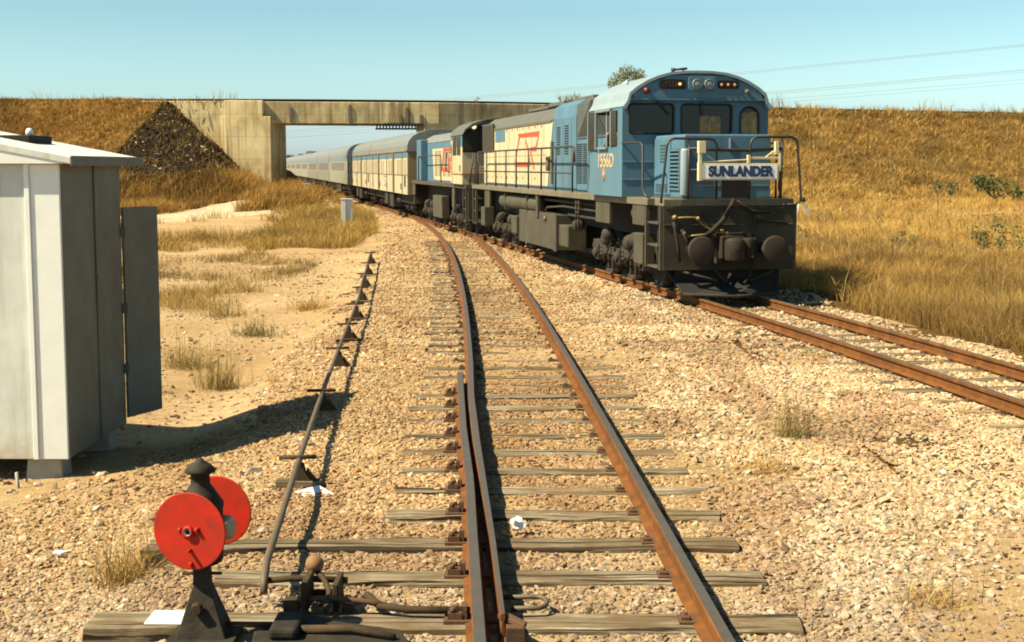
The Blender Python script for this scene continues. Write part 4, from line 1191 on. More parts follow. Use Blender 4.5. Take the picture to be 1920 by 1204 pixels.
# long hood behind the cab
hd = MB()
HP = [(.92, 1.81), (.92, 3.43), (.80, 3.60), (.60, 3.745), (.30, 3.80), (0, 3.815)]
hp_ = HP + [(-x, z) for x, z in HP[::-1][1:]]
hd.prism(hp_, 9.85, 19.75, 'y')
hd.build('long_hood', 'blue', L, .01)
rfh = MB(); RP = [(.935, 3.445), (.81, 3.615), (.61, 3.765), (.30, 3.825), (0, 3.84)]
rfh.prism([(x, z) for x, z in RP] + [(-x, z) for x, z in RP[::-1][1:]], 9.9, 19.75, 'y')
rfh.build('hood_roof', 'grey_roof', L)
for s in (-1, 1):
    fa = s * .92
    MB().prism([(19.74, 1.86), (10.52, 1.86), (9.92, 3.405), (19.74, 3.405)], min(fa, fa + s * .012), max(fa, fa + s * .012), 'x').build('cream_panel', 'cream', L)
    f2 = s * .935
    MB().box(min(f2, f2 + s * .006), max(f2, f2 + s * .006), 16.2, 17.75, 3.05, 3.38).build('blue_panel', 'blue', L)
    MB().box(min(s * .925, s * .99), max(s * .925, s * .99), 17.95, 19.72, 2.82, 3.60).build('radiator_shutter', 'shutter', L, .012)
    sh = MB()
    for k in range(14): sh.box(min(s * .985, s * 1.0), max(s * .985, s * 1.0), 18.0, 19.67, 2.86 + k * .051, 2.882 + k * .051)
    sh.build('shutter_slats', 'under', L)
    sm = MB()
    for y in np.arange(10.9, 19.5, .78): sm.box(min(f2, f2 + s * .003), max(f2, f2 + s * .003), y, y + .012, 1.9, 3.38)
    for y in np.arange(11.2, 19.5, .78):
        for z in (2.02, 3.30): sm.box(min(f2, f2 + s * .014), max(f2, f2 + s * .014), y, y + .025, z, z + .07)
    sm.box(min(f2, f2 + s * .003), max(f2, f2 + s * .003), 10.6, 19.6, 2.63, 2.64)
    sm.build('door_seams', 'seam_cream', L)
    MB().box(min(s * .93, s * .96), max(s * .93, s * .96), 10.05, 19.7, 3.405, 3.435).build('hood_gutter', 'olive', L)
    # compartments ahead of the hood
    tr = MB().prism([(.0, 1.81), (.92, 1.81), (.92, 3.46), (.88, 3.72), (.70, 3.83), (0, 3.86)] if s > 0 else [(.0, 3.86), (-.70, 3.83), (-.88, 3.72), (-.92, 3.46), (-.92, 1.81), (0, 1.81)], 7.55, 9.85, 'y')
    tr.build('blower_hood', 'blue', L, .012)
    lo = MB().prism([(0, 1.81), (s * .90, 1.81), (s * .90, 2.98), (0, 2.98)], 4.40, 7.55, 'y')
    lo.build('electrical_locker', 'blue', L, .012)
    du = MB().add([(0, 7.54, 2.985), (s * .90, 7.54, 2.985), (0, 7.54, 3.84), (s * .90, 7.54, 3.70), (0, 6.2, 2.985), (s * .55, 6.2, 2.985), (0, 6.2, 3.86), (s * .93, 6.2, 3.74), (s * .62, 7.54, 3.84), (s * .62, 6.2, 3.86)],
                  [(0, 1, 3, 8, 2), (4, 6, 9, 7, 5), (0, 4, 5, 1), (1, 5, 7, 3), (3, 7, 9, 8), (8, 9, 6, 2), (0, 2, 6, 4)])
    du.build('air_duct', 'duct', L)
    MB().add([(s * .93, 6.15, 3.76), (s * .55, 6.15, 2.99), (s * .50, 4.5, 2.99), (s * .7, 4.5, 3.6)], [(0, 1, 2, 3)]).build('duct_side', 'duct', L)
    for (ya, yb, za, zb, n_) in ((9.15, 9.5, 2.62, 3.28, 12), (8.3, 8.68, 2.62, 3.30, 12)):
        louvre(L, s * .92, ya, yb, za, zb, n_, 'dark', s)
    for (ya, yb, za, zb, n_) in ((7.05, 7.52, 1.98, 2.86, 20), (6.6, 6.95, 1.98, 2.86, 20), (5.9, 6.35, 2.1, 2.72, 14)):
        louvre(L, s * (.90 if ya < 7.5 else .92), ya, yb, za, zb, n_, 'dark', s)
    sm = MB()
    for y in (8.0, 8.85, 9.6): sm.box(min(s * .92, s * .925), max(s * .92, s * .925), y, y + .014, 1.86, 3.44)
    for y in (5.3, 6.45): sm.box(min(s * .90, s * .905), max(s * .90, s * .905), y, y + .014, 1.86, 2.94)
    sm.box(min(s * .90, s * .92), max(s * .90, s * .92), 4.42, 7.5, 2.96, 3.0).build('locker_seams', 'seam', L)
    bx = MB().box(min(s * .92, s * .98), max(s * .92, s * .98), 9.88, 10.0, 1.95, 2.95)
    bx.lathe([(.05, 0), (.07, .03), (.07, .32), (.05, .35)], 12, 0, (s * .99, 10.15, 2.25))
    bx.build('conduit', 'olive', L, .01)
    # walkway handrail
    hr = MB()
    zt = 2.78
    posts = [6.5, 8.17, 9.76, 11.31, 12.93, 14.39, 15.96, 17.48, 19.0]
    for y in posts: hr.tube([(s * 1.24, y, 1.80), (s * 1.24, y, zt)], .020, 6)
    hr.tube([(s * 1.24, 6.3, 2.45), (s * 1.24, 6.36, zt - .02), (s * 1.24, 6.5, zt), (s * 1.24, 19.0, zt), (s * 1.24, 19.15, zt - .05), (s * 1.24, 19.2, 1.8)], .022, 8)
    hr.tube([(s * 1.24, 6.5, 2.22), (s * 1.24, 19.1, 2.22)], .018, 6)
    hr.build('walkway_handrail', 'pipe', L)
MB().box(-.55, .55, 10.5, 12.2, 3.83, 3.93).box(-.4, .4, 13.0, 15.5, 3.83, 3.91).box(-.5, .5, 7.7, 9.6, 3.85, 3.94).build('roof_hatches', 'grey_roof', L, .02)
eh = MB()
for s in (-1, 1):
    eh.tube([(s * 1.2, 19.85, 1.8), (s * 1.2, 19.85, 2.75), (s * .45, 19.85, 2.78), (s * .40, 19.85, 1.8)], .022, 8)
    eh.tube([(s * .8, 19.85, 1.8), (s * .8, 19.85, 2.76)], .018, 6).tube([(s * 1.2, 19.85, 2.3), (s * .4, 19.85, 2.3)], .016, 6)
eh.build('end_handrail', 'pipe', L)
MB().box(-1.2, 1.2, 19.75, 19.9, .75, 1.75).build('headstock', 'stock', L, .01)
rs_ = MB()
for s in (-1, 1):
    rs_.box(min(s * 1.2, s * 1.27), max(s * 1.2, s * 1.27), 19.82, 19.9, .62, 1.7).box(min(s * 1.2, s * 1.27), max(s * 1.2, s * 1.27), 19.3, 19.37, .62, 1.7)
    for z in (.64, 1.0, 1.36): rs_.box(min(s * .95, s * 1.25), max(s * .95, s * 1.25), 19.37, 19.82, z, z + .035)
rs_.build('steps', 'side_plate', L, .004)
# handrails of the front platform
fh = MB()
fh.tube([(-1.22, -.05, 1.74), (-1.22, -.06, 1.86), (-1.14, -.08, 2.70), (-1.10, -.08, 2.79), (-1.02, -.08, 2.825), (-.40, -.08, 2.825), (-.31, -.08, 2.80), (-.27, -.08, 2.72), (-.25, -.05, 1.81)], .022, 8)
fh.tube([(.33, -.05, 1.81), (.33, -.08, 2.72), (.36, -.08, 2.81), (.44, -.08, 2.855), (1.06, -.08, 2.86), (1.14, -.08, 2.82), (1.17, -.08, 2.74), (1.26, -.06, 1.86), (1.24, -.05, 1.75), (1.17, -.05, 1.71), (.95, -.03, 1.71)], .022, 8)
fh.tube([(.90, -.05, 1.81), (.90, -.08, 2.85)], .020, 6).tube([(-.75, -.05, 1.81), (-.75, -.08, 2.82)], .018, 6).tube([(1.02, .5, 1.81), (1.02, .5, 2.76)], .018, 6)
fh.tube([(-.75, -.07, 2.66), (-.2, -.07, 2.64), (.33, -.07, 2.63), (.90, -.07, 2.66)], .028, 6).tube([(-.72, -.07, 2.30), (.9, -.07, 2.30)], .015, 6)
fh.build('platform_handrail', 'pipe', L)
for s in (-1, 1):
    ch = MB().tube([(s * 1.38, 1.90, 2.78), (s * 1.32, 1.4, 2.78), (s * 1.27, 1.05, 2.77), (s * 1.26, .98, 2.72), (s * 1.26, .96, 1.98), (s * 1.24, .85, 1.86), (s * 1.15, .72, 1.78)], .022, 8)
    ch.build('cab_handrail', 'pipe', L)
MB().box(-1.385, -.80, 1.885, 1.90, 2.44, 2.452).box(-1.385, -.80, 1.885, 1.90, 2.12, 2.132).build('front_beading', 'blue_pale', cabin)
# headboard hung on the front
HB = empty('headboard', (3.702 + .07 * .983 + .26 * .1838, 24.296 + .07 * .1838 - .26 * .983, 2.28), RZ)
tag(HB, 'cream framed train-name board lettered SUNLANDER hung on the front of the locomotive', 'sign')
hbx = MB().box(-.70, .70, -.03, .03, -.15, .13).build('board', 'sign_cream', HB, .006)
MB().box(-.665, .665, -.036, -.03, -.125, .105).build('face', 'sign_white', HB)
text_mesh('lettering', 'SUNLANDER', .160, .006, 'sign_blue', HB, lambda a, b, d: (a + .02, -.040 - d, b - .012), .86, .014)
hg = MB().box(-.72, -.66, -.045, .045, -.16, .15).box(-.715, -.66, -.03, .03, .15, .34).box(-.72, -.60, -.04, .06, .30, .50)
hg.box(.15, .72, -.02, .03, .20, .24).box(.14, .19, -.03, .03, .13, .27).box(.70, .73, -.03, .03, .0, .30).box(.63, .69, -.02, .05, .28, .50)
hg.tube([(.45, 0, .22), (.60, 0, .33), (.70, 0, .34)], .014, 6).tube([(-.66, 0, .15), (.15, 0, .19)], .014, 6).tube([(-.42, .01, .16), (-.55, .02, .26)], .010, 6)
hg.build('hanger', 'sign_cream', HB, .004)
# QR-style letter mark on both cream sides, built from its strokes
def logo(parent, face, s, dy=0.0, k=1.0, zc=0.0):
    mb = MB()
    T = lambda y, z: (dy + (y - 13.1) * k + 13.1, zc + (z - 2.75) * k + 2.75)
    st = [[(14.30, 3.215), (11.42, 3.225), (11.55, 3.10), (14.14, 3.11)], [(14.72, 2.47), (12.60, 2.47), (12.66, 2.345), (14.70, 2.345)],
          [(14.20, 3.11), (14.04, 3.11), (14.56, 2.47), (14.72, 2.47)], [(13.32, 3.04), (13.20, 3.04), (12.86, 2.84), (12.60, 2.47), (12.74, 2.47), (13.02, 2.82)],
          [(12.66, 2.84), (11.80, 2.86), (11.84, 2.735), (12.60, 2.745)], [(11.62, 3.10), (11.50, 3.10), (11.78, 2.86), (11.92, 2.86)], [(12.66, 2.745), (12.50, 2.745), (12.0, 2.28), (12.16, 2.28)]]
    for poly in st:
        p = [T(y, z) for y, z in poly]
        mb.prism(p, min(face, face + s * .005), max(face, face + s * .005), 'x')
    return mb.build('red_emblem', 'red', parent)
for s in (-1, 1): logo(L, s * .933, s)
# driver at the open side window
drv = empty('person', (3.702 - .1838 * 3.35 - 1.0 * .983, 24.296 + .983 * 3.35 - 1.0 * .1838, 1.9), RZ)
def skin_body(name, pts, edges, rad, mk, parent, sub=1, root=0):
    me = bpy.data.meshes.new(name); me.from_pydata(pts, edges, []); me.update()
    o = bpy.data.objects.new(name, me); C.objects.link(o); o.parent = parent
    sk = o.modifiers.new('skin', 'SKIN')
    if not me.skin_vertices: me.skin_vertices.new()
    for i, r in enumerate(rad):
        d = me.skin_vertices[0].data[i]; d.radius = (r, r) if not isinstance(r, tuple) else r; d.use_root = (i == root)
    su = o.modifiers.new('sub', 'SUBSURF'); su.levels = sub; su.render_levels = sub
    me.materials.append(M[mk] if isinstance(mk, str) else mk)
    return o
P = [(0, .10, .55), (0, .06, .80), (0, .04, 1.02), (0, .02, 1.12), (0, -.02, 1.20), (0, -.03, 1.30),            # pelvis..head 0-5
     (-.17, .03, 1.00), (-.30, -.03, .82), (-.34, -.22, .98), (-.34, -.28, 1.05),                                  # left arm raised on the sill 6-9
     (.17, .03, 1.00), (.24, -.02, .76), (.16, -.25, .74), (.14, -.32, .74),                                       # right arm 10-13
     (-.10, -.10, .54), (-.11, -.34, .52), (-.11, -.36, .10), (.10, -.10, .54), (.11, -.34, .52), (.11, -.36, .10),
     (-.375, -.345, 1.06), (-.35, -.36, 1.085), (-.325, -.355, 1.09), (-.30, -.33, 1.08), (-.385, -.28, 1.09)]
Ed = [(0, 1), (1, 2), (2, 3), (3, 4), (4, 5), (2, 6), (6, 7), (7, 8), (8, 9), (2, 10), (10, 11), (11, 12), (12, 13), (0, 14), (14, 15), (15, 16), (0, 17), (17, 18), (18, 19), (9, 20), (9, 21), (9, 22), (9, 23), (9, 24)]
Rd = [.14, .15, .15, .065, .09, .085, .075, .055, .042, .04, .075, .055, .042, .04, .09, .075, .05, .09, .075, .05, .009, .009, .009, .008, .01]
skin_body('body', P, Ed, Rd, 'skin', drv, 1)
MB().lathe([(.16, .50), (.19, .62), (.20, .85), (.20, .98), (.13, 1.07), (.075, 1.10)], 18, 0, (0, .06, 0)).tube([(-.17, .03, 1.0), (-.30, -.03, .82)], [.10, .075], 10).tube([(.17, .03, 1.0), (.24, -.02, .76)], [.10, .075], 10).build('shirt', 'shirt', drv)
MB().lathe([(.098, 1.26), (.102, 1.31), (.085, 1.38), (.04, 1.41), (.005, 1.415)], 16, 0, (0, -.015, 0)).build('hair', 'hair', drv)
tag(drv, 'person in dark clothes at the open cab window of the leading locomotive', 'person')

# ---- second locomotive
N = on_track('diesel_locomotive', 21.25)
tag(N, 'second blue and cream locomotive with a lit headlight, coupled behind the leading one', 'locomotive')
MB().box(-1.28, 1.28, .0, 14.75, 1.66, 1.79).build('deck', 'side_plate', N, .01)
MB().box(-.65, .65, .2, 14.6, 1.0, 1.66).build('centre_sill', 'under_dk', N)
MB().box(-1.2, 1.2, 14.6, 14.75, .8, 1.66).build('headstock', 'stock', N, .01)
MB().box(-1.2, 1.2, 0, .12, .7, 1.66).build('headstock', 'stock', N, .01)
c2 = empty('cab', (0, 0, 0)); c2.parent = N
cab_arc = [(1.37, 3.32), (1.28, 3.50), (1.05, 3.68), (.7, 3.80), (.3, 3.86), (0, 3.87)]
ca = cab_arc + [(-x, z) for x, z in cab_arc[::-1][1:]]
MB().prism([(1.37, 1.79)] + ca + [(-1.37, 1.79)], .10, 2.55, 'y').build('cab_body', 'van_cream', c2, .01)
MB().prism(ca + [(-1.375, 2.98), (1.375, 2.98)], .085, 2.56, 'y').build('blue_upper', 'blue', c2)
MB().prism([(x * 1.02, z + .02) for x, z in ca] + [(-1.38, 3.34), (-1.25, 3.50), (-.6, 3.80), (.6, 3.80), (1.25, 3.50), (1.38, 3.34)], -.10, 2.65, 'y').build('cab_roof', 'grey_roof', c2, .01)
MB().prism([(-1.36, 2.80), (1.36, 2.80), (1.36, 3.32), (1.26, 3.48), (1.03, 3.64), (-1.03, 3.64), (-1.26, 3.48), (-1.36, 3.32)], .078, .12, 'y').build('dark_front', 'dark', c2)
for x0, x1 in ((-1.32, -.48), (-.44, .44), (.48, 1.32)):
    MB().prism(rrect(x0, x1, 2.84, 3.46, .05), .05, .09, 'y').build('windscreen', 'glass_dk', c2)
MB().box(-1.385, -1.37, .45, 1.15, 2.72, 3.30).box(-1.385, -1.37, 1.35, 2.1, 2.72, 3.30).build('side_window', 'glass_dk', c2)
MB().box(-1.386, -1.372, 2.13, 2.50, 1.82, 3.2).build('cab_door', 'cream', c2, .005)
MB().box(-1.39, -1.372, .5, .6, 2.2, 2.4).build('vent', 'dark', c2)
MB().lathe([(.12, 0), (.12, .06), (.10, .07)], 18, 0, (-1.0, .10, 3.60), (0, -1, 0)).build('headlight', 'lit_lens', c2)
MB().lathe([(.072, 0), (.06, .02), (.02, .03)], 18, 0, (-1.0, .035, 3.60), (0, -1, 0)).build('lens', 'head_on', c2)
MB().box(-1.385, 1.385, .07, .098, 2.10, 2.14).box(-1.388, -1.37, .1, 2.5, 2.10, 2.14).build('orange_stripe', 'stripe', c2)
for s in (-1, 1):
    MB().tube([(s * 1.15, .02, 1.8), (s * 1.02, .0, 2.78), (s * .5, .0, 2.8), (s * .38, .02, 1.8)], .022, 6).tube([(s * 1.1, .0, 2.3), (s * .42, .0, 2.3)], .018, 6).build('front_handrail', 'pipe', N)
    MB().tube([(s * 1.37, 2.3, 1.75), (s * 1.40, 2.3, 3.0), (s * 1.38, 2.3, 3.1)], .018, 6).build('grab_rail', 'pipe', N)
HP2 = [(.92, 1.79), (.92, 3.25), (.80, 3.45), (.55, 3.58), (0, 3.62)]
MB().prism(HP2 + [(-x, z) for x, z in HP2[::-1][1:]], 2.55, 13.2, 'y').build('long_hood', 'blue', N, .01)
RP2 = [(.935, 3.27), (.81, 3.47), (.56, 3.60), (0, 3.645)]
MB().prism(RP2 + [(-x, z) for x, z in RP2[::-1][1:]], 2.6, 13.2, 'y').build('hood_roof', 'roof_pale', N)
for s in (-1, 1):
    MB().prism([(10.3, 1.85), (2.6, 1.85), (2.6, 3.02), (10.7, 3.02)], min(s * .92, s * .93), max(s * .92, s * .93), 'x').build('cream_panel', 'cream', N)
    for y0 in (3.4, 4.6, 5.8, 7.0, 8.2, 9.2): louvre(N, s * .93, y0, y0 + .75, 2.0, 2.95, 16, 'seam_cream', s)
    MB().box(min(s * .92, s * 1.2), max(s * .92, s * 1.2), 12.3, 13.6, 1.79, 3.42).build('end_locker', 'blue', N, .03)
    logo(N, s * .940, s, -6.6, .95, -.18)
    h2 = MB().tube([(s * 1.24, 6.0, 1.8), (s * 1.24, 6.0, 2.7), (s * 1.24, 6.15, 2.76), (s * 1.24, 12.6, 2.76), (s * 1.24, 12.7, 1.8)], .02, 6)
    h2.tube([(s * 1.24, 3.2, 1.8), (s * 1.24, 3.2, 2.82), (s * 1.24, 4.6, 2.84), (s * 1.24, 4.7, 2.2), (s * 1.1, 4.7, 2.15)], .02, 6)
    h2.build('walkway_handrail', 'pipe', N)
    MB().box(min(s * .9, s * 1.2), max(s * .9, s * 1.2), 6.2, 8.6, .5, 1.3).build('fuel_tank', 'side_plate', N, .03)
    MB().box(min(s * 1.18, s * 1.25), max(s * 1.18, s * 1.25), 2.7, 3.2, 1.0, 1.66).build('side_plate', 'side_plate', N, .01)
    MB().box(min(s * 1.19, s * 1.25), max(s * 1.19, s * 1.25), 13.9, 14.7, 1.2, 1.66).build('side_plate', 'side_plate', N, .01)
    s2 = MB().box(min(s * 1.2, s * 1.27), max(s * 1.2, s * 1.27), .05, .12, .6, 1.66).box(min(s * 1.2, s * 1.27), max(s * 1.2, s * 1.27), .62, .69, .6, 1.66)
    for z in (.62, .98, 1.34): s2.box(min(s * .95, s * 1.25), max(s * .95, s * 1.25), .12, .62, z, z + .035)
    s2.build('steps', 'side_plate', N, .004)
bogie(N, (2.0, 3.6, 5.2), .92)
bogie(N, (9.8, 11.4, 13.0), .92)
MB().box(-.15, .15, -1.2, .1, .85, 1.1).build('coupler', 'under_dk', N)

# ---- luggage vans and carriages
CA = [(1.40, 3.02), (1.385, 3.22), (1.31, 3.42), (1.16, 3.60), (.92, 3.74), (.58, 3.84), (.28, 3.89), (0, 3.90)]
cfull = CA + [(-x, z) for x, z in CA[::-1][1:]]
def carriage_shell(name, length, label, cat, body_mk, roof_mk, u, group):
    T_ = on_track(name, u)
    tag(T_, label, cat, group)
    MB().prism([(1.40, 1.17)] + cfull + [(-1.40, 1.17)], .15, length - .15, 'y').build('body', body_mk, T_, .01)
    MB().prism([(x * 1.008, z + .022) for x, z in cfull] + [(-1.412, 2.98), (1.412, 2.98)], .10, length - .10, 'y').build('roof', roof_mk, T_, .008)
    MB().box(-1.1, 1.1, .25, length - .25, .78, 1.17).build('underframe', 'under_dk', T_)
    for s in (-1, 1):
        MB().box(min(s * .85, s * 1.3), max(s * .85, s * 1.3), length * .38, length * .47, .48, 1.1).build('equipment_box', 'under', T_, .02)
        MB().box(min(s * .85, s * 1.3), max(s * .85, s * 1.3), length * .52, length * .60, .55, 1.1).build('equipment_box', 'under', T_, .02)
        MB().lathe([(.02, 0), (.15, .04), (.15, 1.2), (.02, 1.24)], 12, 0, (s * 1.05, length * .28, .85), (0, 1, 0)).build('air_reservoir', 'under', T_)
    bogie(T_, (2.0, 3.8), .86, .86, False, 'under')
    bogie(T_, (length - 3.8, length - 2.0), .86, .86, False, 'under')
    MB().box(-.6, .6, -.05, .16, 1.15, 3.1).build('end_gangway', 'under_dk', T_, .01)
    return T_
LV = 18.25
def van(u, label):
    T_ = carriage_shell('luggage_van', LV, label, 'luggage van', 'van_cream', 'roof_pale', u, 'cream luggage vans behind the locomotives')
    for s in (-1, 1):
        MB().box(min(s * 1.40, s * 1.408), max(s * 1.40, s * 1.408), .16, LV - .16, 2.72, 3.0).build('blue_band', 'blue', T_)
        MB().box(min(s * 1.40, s * 1.45), max(s * 1.40, s * 1.45), .1, LV - .1, 2.99, 3.03).build('gutter', 'stripe', T_)
        for y0 in (.7, 2.6, 3.6, 6.4, 7.4, 10.2, 11.2, 14.0, 15.0, 16.9):
            louvre(T_, s * 1.40, y0, y0 + .55, 2.02, 2.64, 9, 'seam_cream', s)
        dd = MB()
        for y0 in (1.9, 5.3, 8.7, 12.6, 16.2): dd.box(min(s * 1.40, s * 1.43), max(s * 1.40, s * 1.43), y0, y0 + .10, 1.2, 3.0)
        for y0 in (5.6, 12.9): dd.box(min(s * 1.40, s * 1.44), max(s * 1.40, s * 1.44), y0, y0 + .32, 1.2, 2.98)
        dd.build('door_posts', 'door_post', T_)
        rl = MB().box(min(s * 1.40, s * 1.42), max(s * 1.40, s * 1.42), .2, LV - .2, 1.98, 2.0)
        for y0 in (2.0, 2.5, 8.9, 12.3, 16.4): rl.box(min(s * 1.40, s * 1.425), max(s * 1.40, s * 1.425), y0, y0 + .12, 1.35, 1.62)
        rl.box(min(s * 1.40, s * 1.42), max(s * 1.40, s * 1.42), .75, 1.2, 1.5, 1.95)
        rl.build('door_fittings', 'under', T_)
        MB().box(min(s * 1.40, s * 1.406), max(s * 1.40, s * 1.406), 9.3, 10.6, 1.84, 1.92).box(min(s * 1.40, s * 1.406), max(s * 1.40, s * 1.406), 9.7, 10.1, 1.62, 1.72).box(min(s * 1.40, s * 1.406), max(s * 1.40, s * 1.406), 9.6, 10.4, 1.42, 1.5).build('small_markings', 'mark_blue', T_)
    MB().box(-1.36, 1.36, .135, .15, 1.2, 3.0).build('end_panel', 'van_end', T_)
    return T_
van(36.45, 'cream luggage van with blue band and louvres, directly behind the second locomotive')
van(54.75, 'second cream luggage van, crossed by the dark shadow of the bridge')
def coach(u, label, mk, nwin, full=True):
    T_ = carriage_shell('passenger_carriage', 19.35, label, 'carriage', mk, 'roof_pale', u, 'passenger carriages trailing under the bridge')
    for s in (-1, 1):
        MB().box(min(s * 1.40, s * 1.406), max(s * 1.40, s * 1.406), .2, 19.15, 2.72, 3.0).build('upper_band', 'coach_band', T_)
        rb = MB()
        for k in range(9): rb.box(min(s * 1.40, s * 1.412), max(s * 1.40, s * 1.412), .2, 19.15, 1.22 + k * .085, 1.25 + k * .085)
        rb.build('ribbed_side', mk, T_)
        p = 15.2 / nwin
        for k in range(nwin if full else 0):
            w = MB().box(min(s * 1.40, s * 1.409), max(s * 1.40, s * 1.409), 2.1 + k * p, 2.1 + k * p + p * .62, 2.06, 2.62).build('window', 'glass_dk', T_)
        if not full:
            MB().box(min(s * 1.40, s * 1.409), max(s * 1.40, s * 1.409), 2.1, 17.3, 2.08, 2.6).build('window_band', 'glass_dk', T_)
    return T_
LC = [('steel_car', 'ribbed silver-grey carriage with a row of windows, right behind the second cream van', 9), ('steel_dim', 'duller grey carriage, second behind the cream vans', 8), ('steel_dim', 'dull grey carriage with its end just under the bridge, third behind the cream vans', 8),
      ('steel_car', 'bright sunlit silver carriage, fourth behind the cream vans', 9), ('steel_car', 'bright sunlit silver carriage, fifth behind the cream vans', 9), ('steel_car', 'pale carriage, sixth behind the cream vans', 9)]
u = 73.05
for k in range(14):
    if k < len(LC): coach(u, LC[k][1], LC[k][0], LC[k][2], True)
    else: coach(u, 'small pale carriage far along the train near the horizon', 'steel_car', 8, False)
    u += 19.5

# ------------------------------------------------------------------ rail overbridge
br = tag(empty('overbridge', (-10, 90, 0)), 'stained concrete railway overbridge spanning the train between two grassy banks', 'bridge')
def bmesh_part(name, mb, mk, bevel=.03):
    o = mb.build(name, mk, br, bevel); o.location = (10, -90, 0); return o
bmesh_part('wing_wall', MB().box(-24.5, -17.72, 88.9, 89.6, -.5, 6.38), 'concrete')
bmesh_part('abutment', MB().prism([(-17.7, -.5), (-14.86, -.5), (-14.86, 5.42), (-15.34, 5.42), (-15.34, 6.40), (-17.7, 6.40)], 88.35, 94.3, 'y'), 'concrete')
ab = MB()
ab.prism([(-5.55, 90.6), (-4.5, 90.85), (2.4, 93.4), (6.6, 95.2), (6.6, 97), (-5.55, 96)], -.5, 6.36, 'z')
ab.prism([(-6.1, 91.4), (-5.56, 91.2), (-5.56, 95.8), (-6.1, 95.8)], -.5, 5.0, 'z')
bmesh_part('abutment', ab, 'concrete')
def girder(y0, y1, z0):
    mb = MB(); v = []
    for (x, y) in ((-15.33, y0), (-4.6, y1)):
        for dy in (0, .55):
            v += [(x, y + dy, z0), (x, y + dy, 6.36)]
    mb.add(v, [(0, 1, 3, 2), (4, 6, 7, 5), (0, 4, 5, 1), (2, 3, 7, 6), (0, 2, 6, 4), (1, 5, 7, 3)])
    return mb
bmesh_part('girder', girder(89.15, 90.75, 5.02), 'concrete')
bmesh_part('girder', girder(93.3, 95.1, 5.02), 'concrete')
dk = MB(); dk.prism([(-15.33, 89.72), (-5.56, 91.2), (-5.56, 95.5), (-15.33, 93.28)], 5.75, 6.2, 'z')
bmesh_part('deck', dk, 'concrete')
def gy_at(x): return 89.15 + (x + 15.33) * (1.6 / 10.73)
for x, w, h, z0 in ((-13.75, .22, .95, 5.1), (-10.16, .20, 1.1, 5.1), (-6.62, .22, 1.0, 5.05), (-7.02, .20, .62, 5.0), (-5.72, .20, .62, 5.0)):
    mb = MB(); y = gy_at(x)
    pr = [(x - w / 2, z0), (x + w / 2, z0), (x + w / 2, z0 + h * .8), (x + w * .25, z0 + h), (x - w * .25, z0 + h), (x - w / 2, z0 + h * .8)]
    mb.prism(pr, y - .05, y + .02, 'y')
    bmesh_part('bracket', mb, 'bracket', .01)
wk = MB()
yb = 91.9
wk.box(-8.75, -5.9, yb, yb + .25, 4.70, 4.80)
for k in range(14): wk.box(-8.7 + k * .205, -8.62 + k * .205, yb + .05, yb + .2, 4.80, 5.03)
for k in range(13): wk.box(-8.0 + k * .19, -7.93 + k * .19, gy_at(-7) - .3, gy_at(-7) - .2, 4.93, 5.08)
wk.box(-8.1, -5.6, gy_at(-7) - .32, gy_at(-7) - .18, 4.87, 4.95)
bmesh_part('service_walkway', wk, 'black', 0)
pts = []
E0 = np.array([(-90, 89), (-40, 89), (-16, 89), (-9, 90.0), (-2.15, 92), (1.8, 94), (9, 97.3), (18, 101.5), (29, 107), (41, 112), (70, 125.5)])
cp = polyline(E0, 1.0)
rail('bridge_rail', cp + np.array([0, .55]), 'dark rail running along the top of the overbridge and both banks', z0=6.40, mats=('under_dk', 'under_dk'))
for k, off in enumerate((1.62,)):
    rail('bridge_rail', cp + np.array([0, off]), 'second dark rail behind the first one on top of the overbridge', z0=6.40, mats=('under_dk', 'under_dk'))
tag(MB().prism([(x, y + .35) for x, y in cp] + [(x, y + 2.4) for x, y in cp[::-1]], 6.2, 6.40, 'z').build('bridge_trackbed', 'pitch'), kind='structure')
# weed growing on the deck
def leafy(name, blobs, n, size, cols, label, cat, group=None, stems=(), loc=(0, 0, 0), stem_r=.02, flat=.7):
    """leaf-sized faces spread through several uneven clumps, on real stems"""
    root = empty(name, loc)
    V, F, K = [], [], []
    o = 0
    for (cx, cy, cz, rx, ry, rz, share) in blobs:
        m = int(n * share)
        p = rng.normal(size=(m, 3)); p /= np.linalg.norm(p, axis=1)[:, None]
        p *= (rng.random((m, 1)) ** .45)
        p = p * np.array([rx, ry, rz]) + np.array([cx, cy, cz])
        keep = vnoise(p[:, 0] + p[:, 2] * .7, p[:, 1] + p[:, 2], max(rx, rz) * .45) > .30
        p = p[keep]; m = len(p)
        rt = rand_rot(m)
        s = size * (.6 + .8 * rng.random((m, 1, 1)))
        base = np.array([(-.5, 0, 0), (0, -.22, .03), (.5, 0, 0), (0, .22, .03)])
        q = np.einsum('nij,kj->nki', rt, base) * s + p[:, None]
        c = np.array(cols)[rng.integers(0, len(cols), m)] * (1 + rng.normal(size=(m, 1)) * .15).clip(.6, 1.4)
        V.append(q.reshape(-1, 3)); F.append((np.array([[0, 1, 2], [0, 2, 3]])[None] + (np.arange(m) * 4)[:, None, None]).reshape(-1, 3) + o); K.append(np.repeat(c, 4, axis=0)); o += m * 4
    if V: bulk('foliage', np.concatenate(V), np.concatenate(F), 'leaf', np.concatenate(K), root)
    mb = MB()
    for st in stems:
        mb.tube(st[0], st[1] if len(st) > 1 else stem_r, 6)
    if stems: mb.build('stems', 'bark', root)
    return tag(root, label, cat, group)
GRN = [(.10, .13, .045), (.14, .17, .06), (.075, .10, .035), (.20, .21, .08)]
YGR = [(.24, .24, .07), (.32, .29, .10), (.18, .19, .05), (.40, .34, .14)]
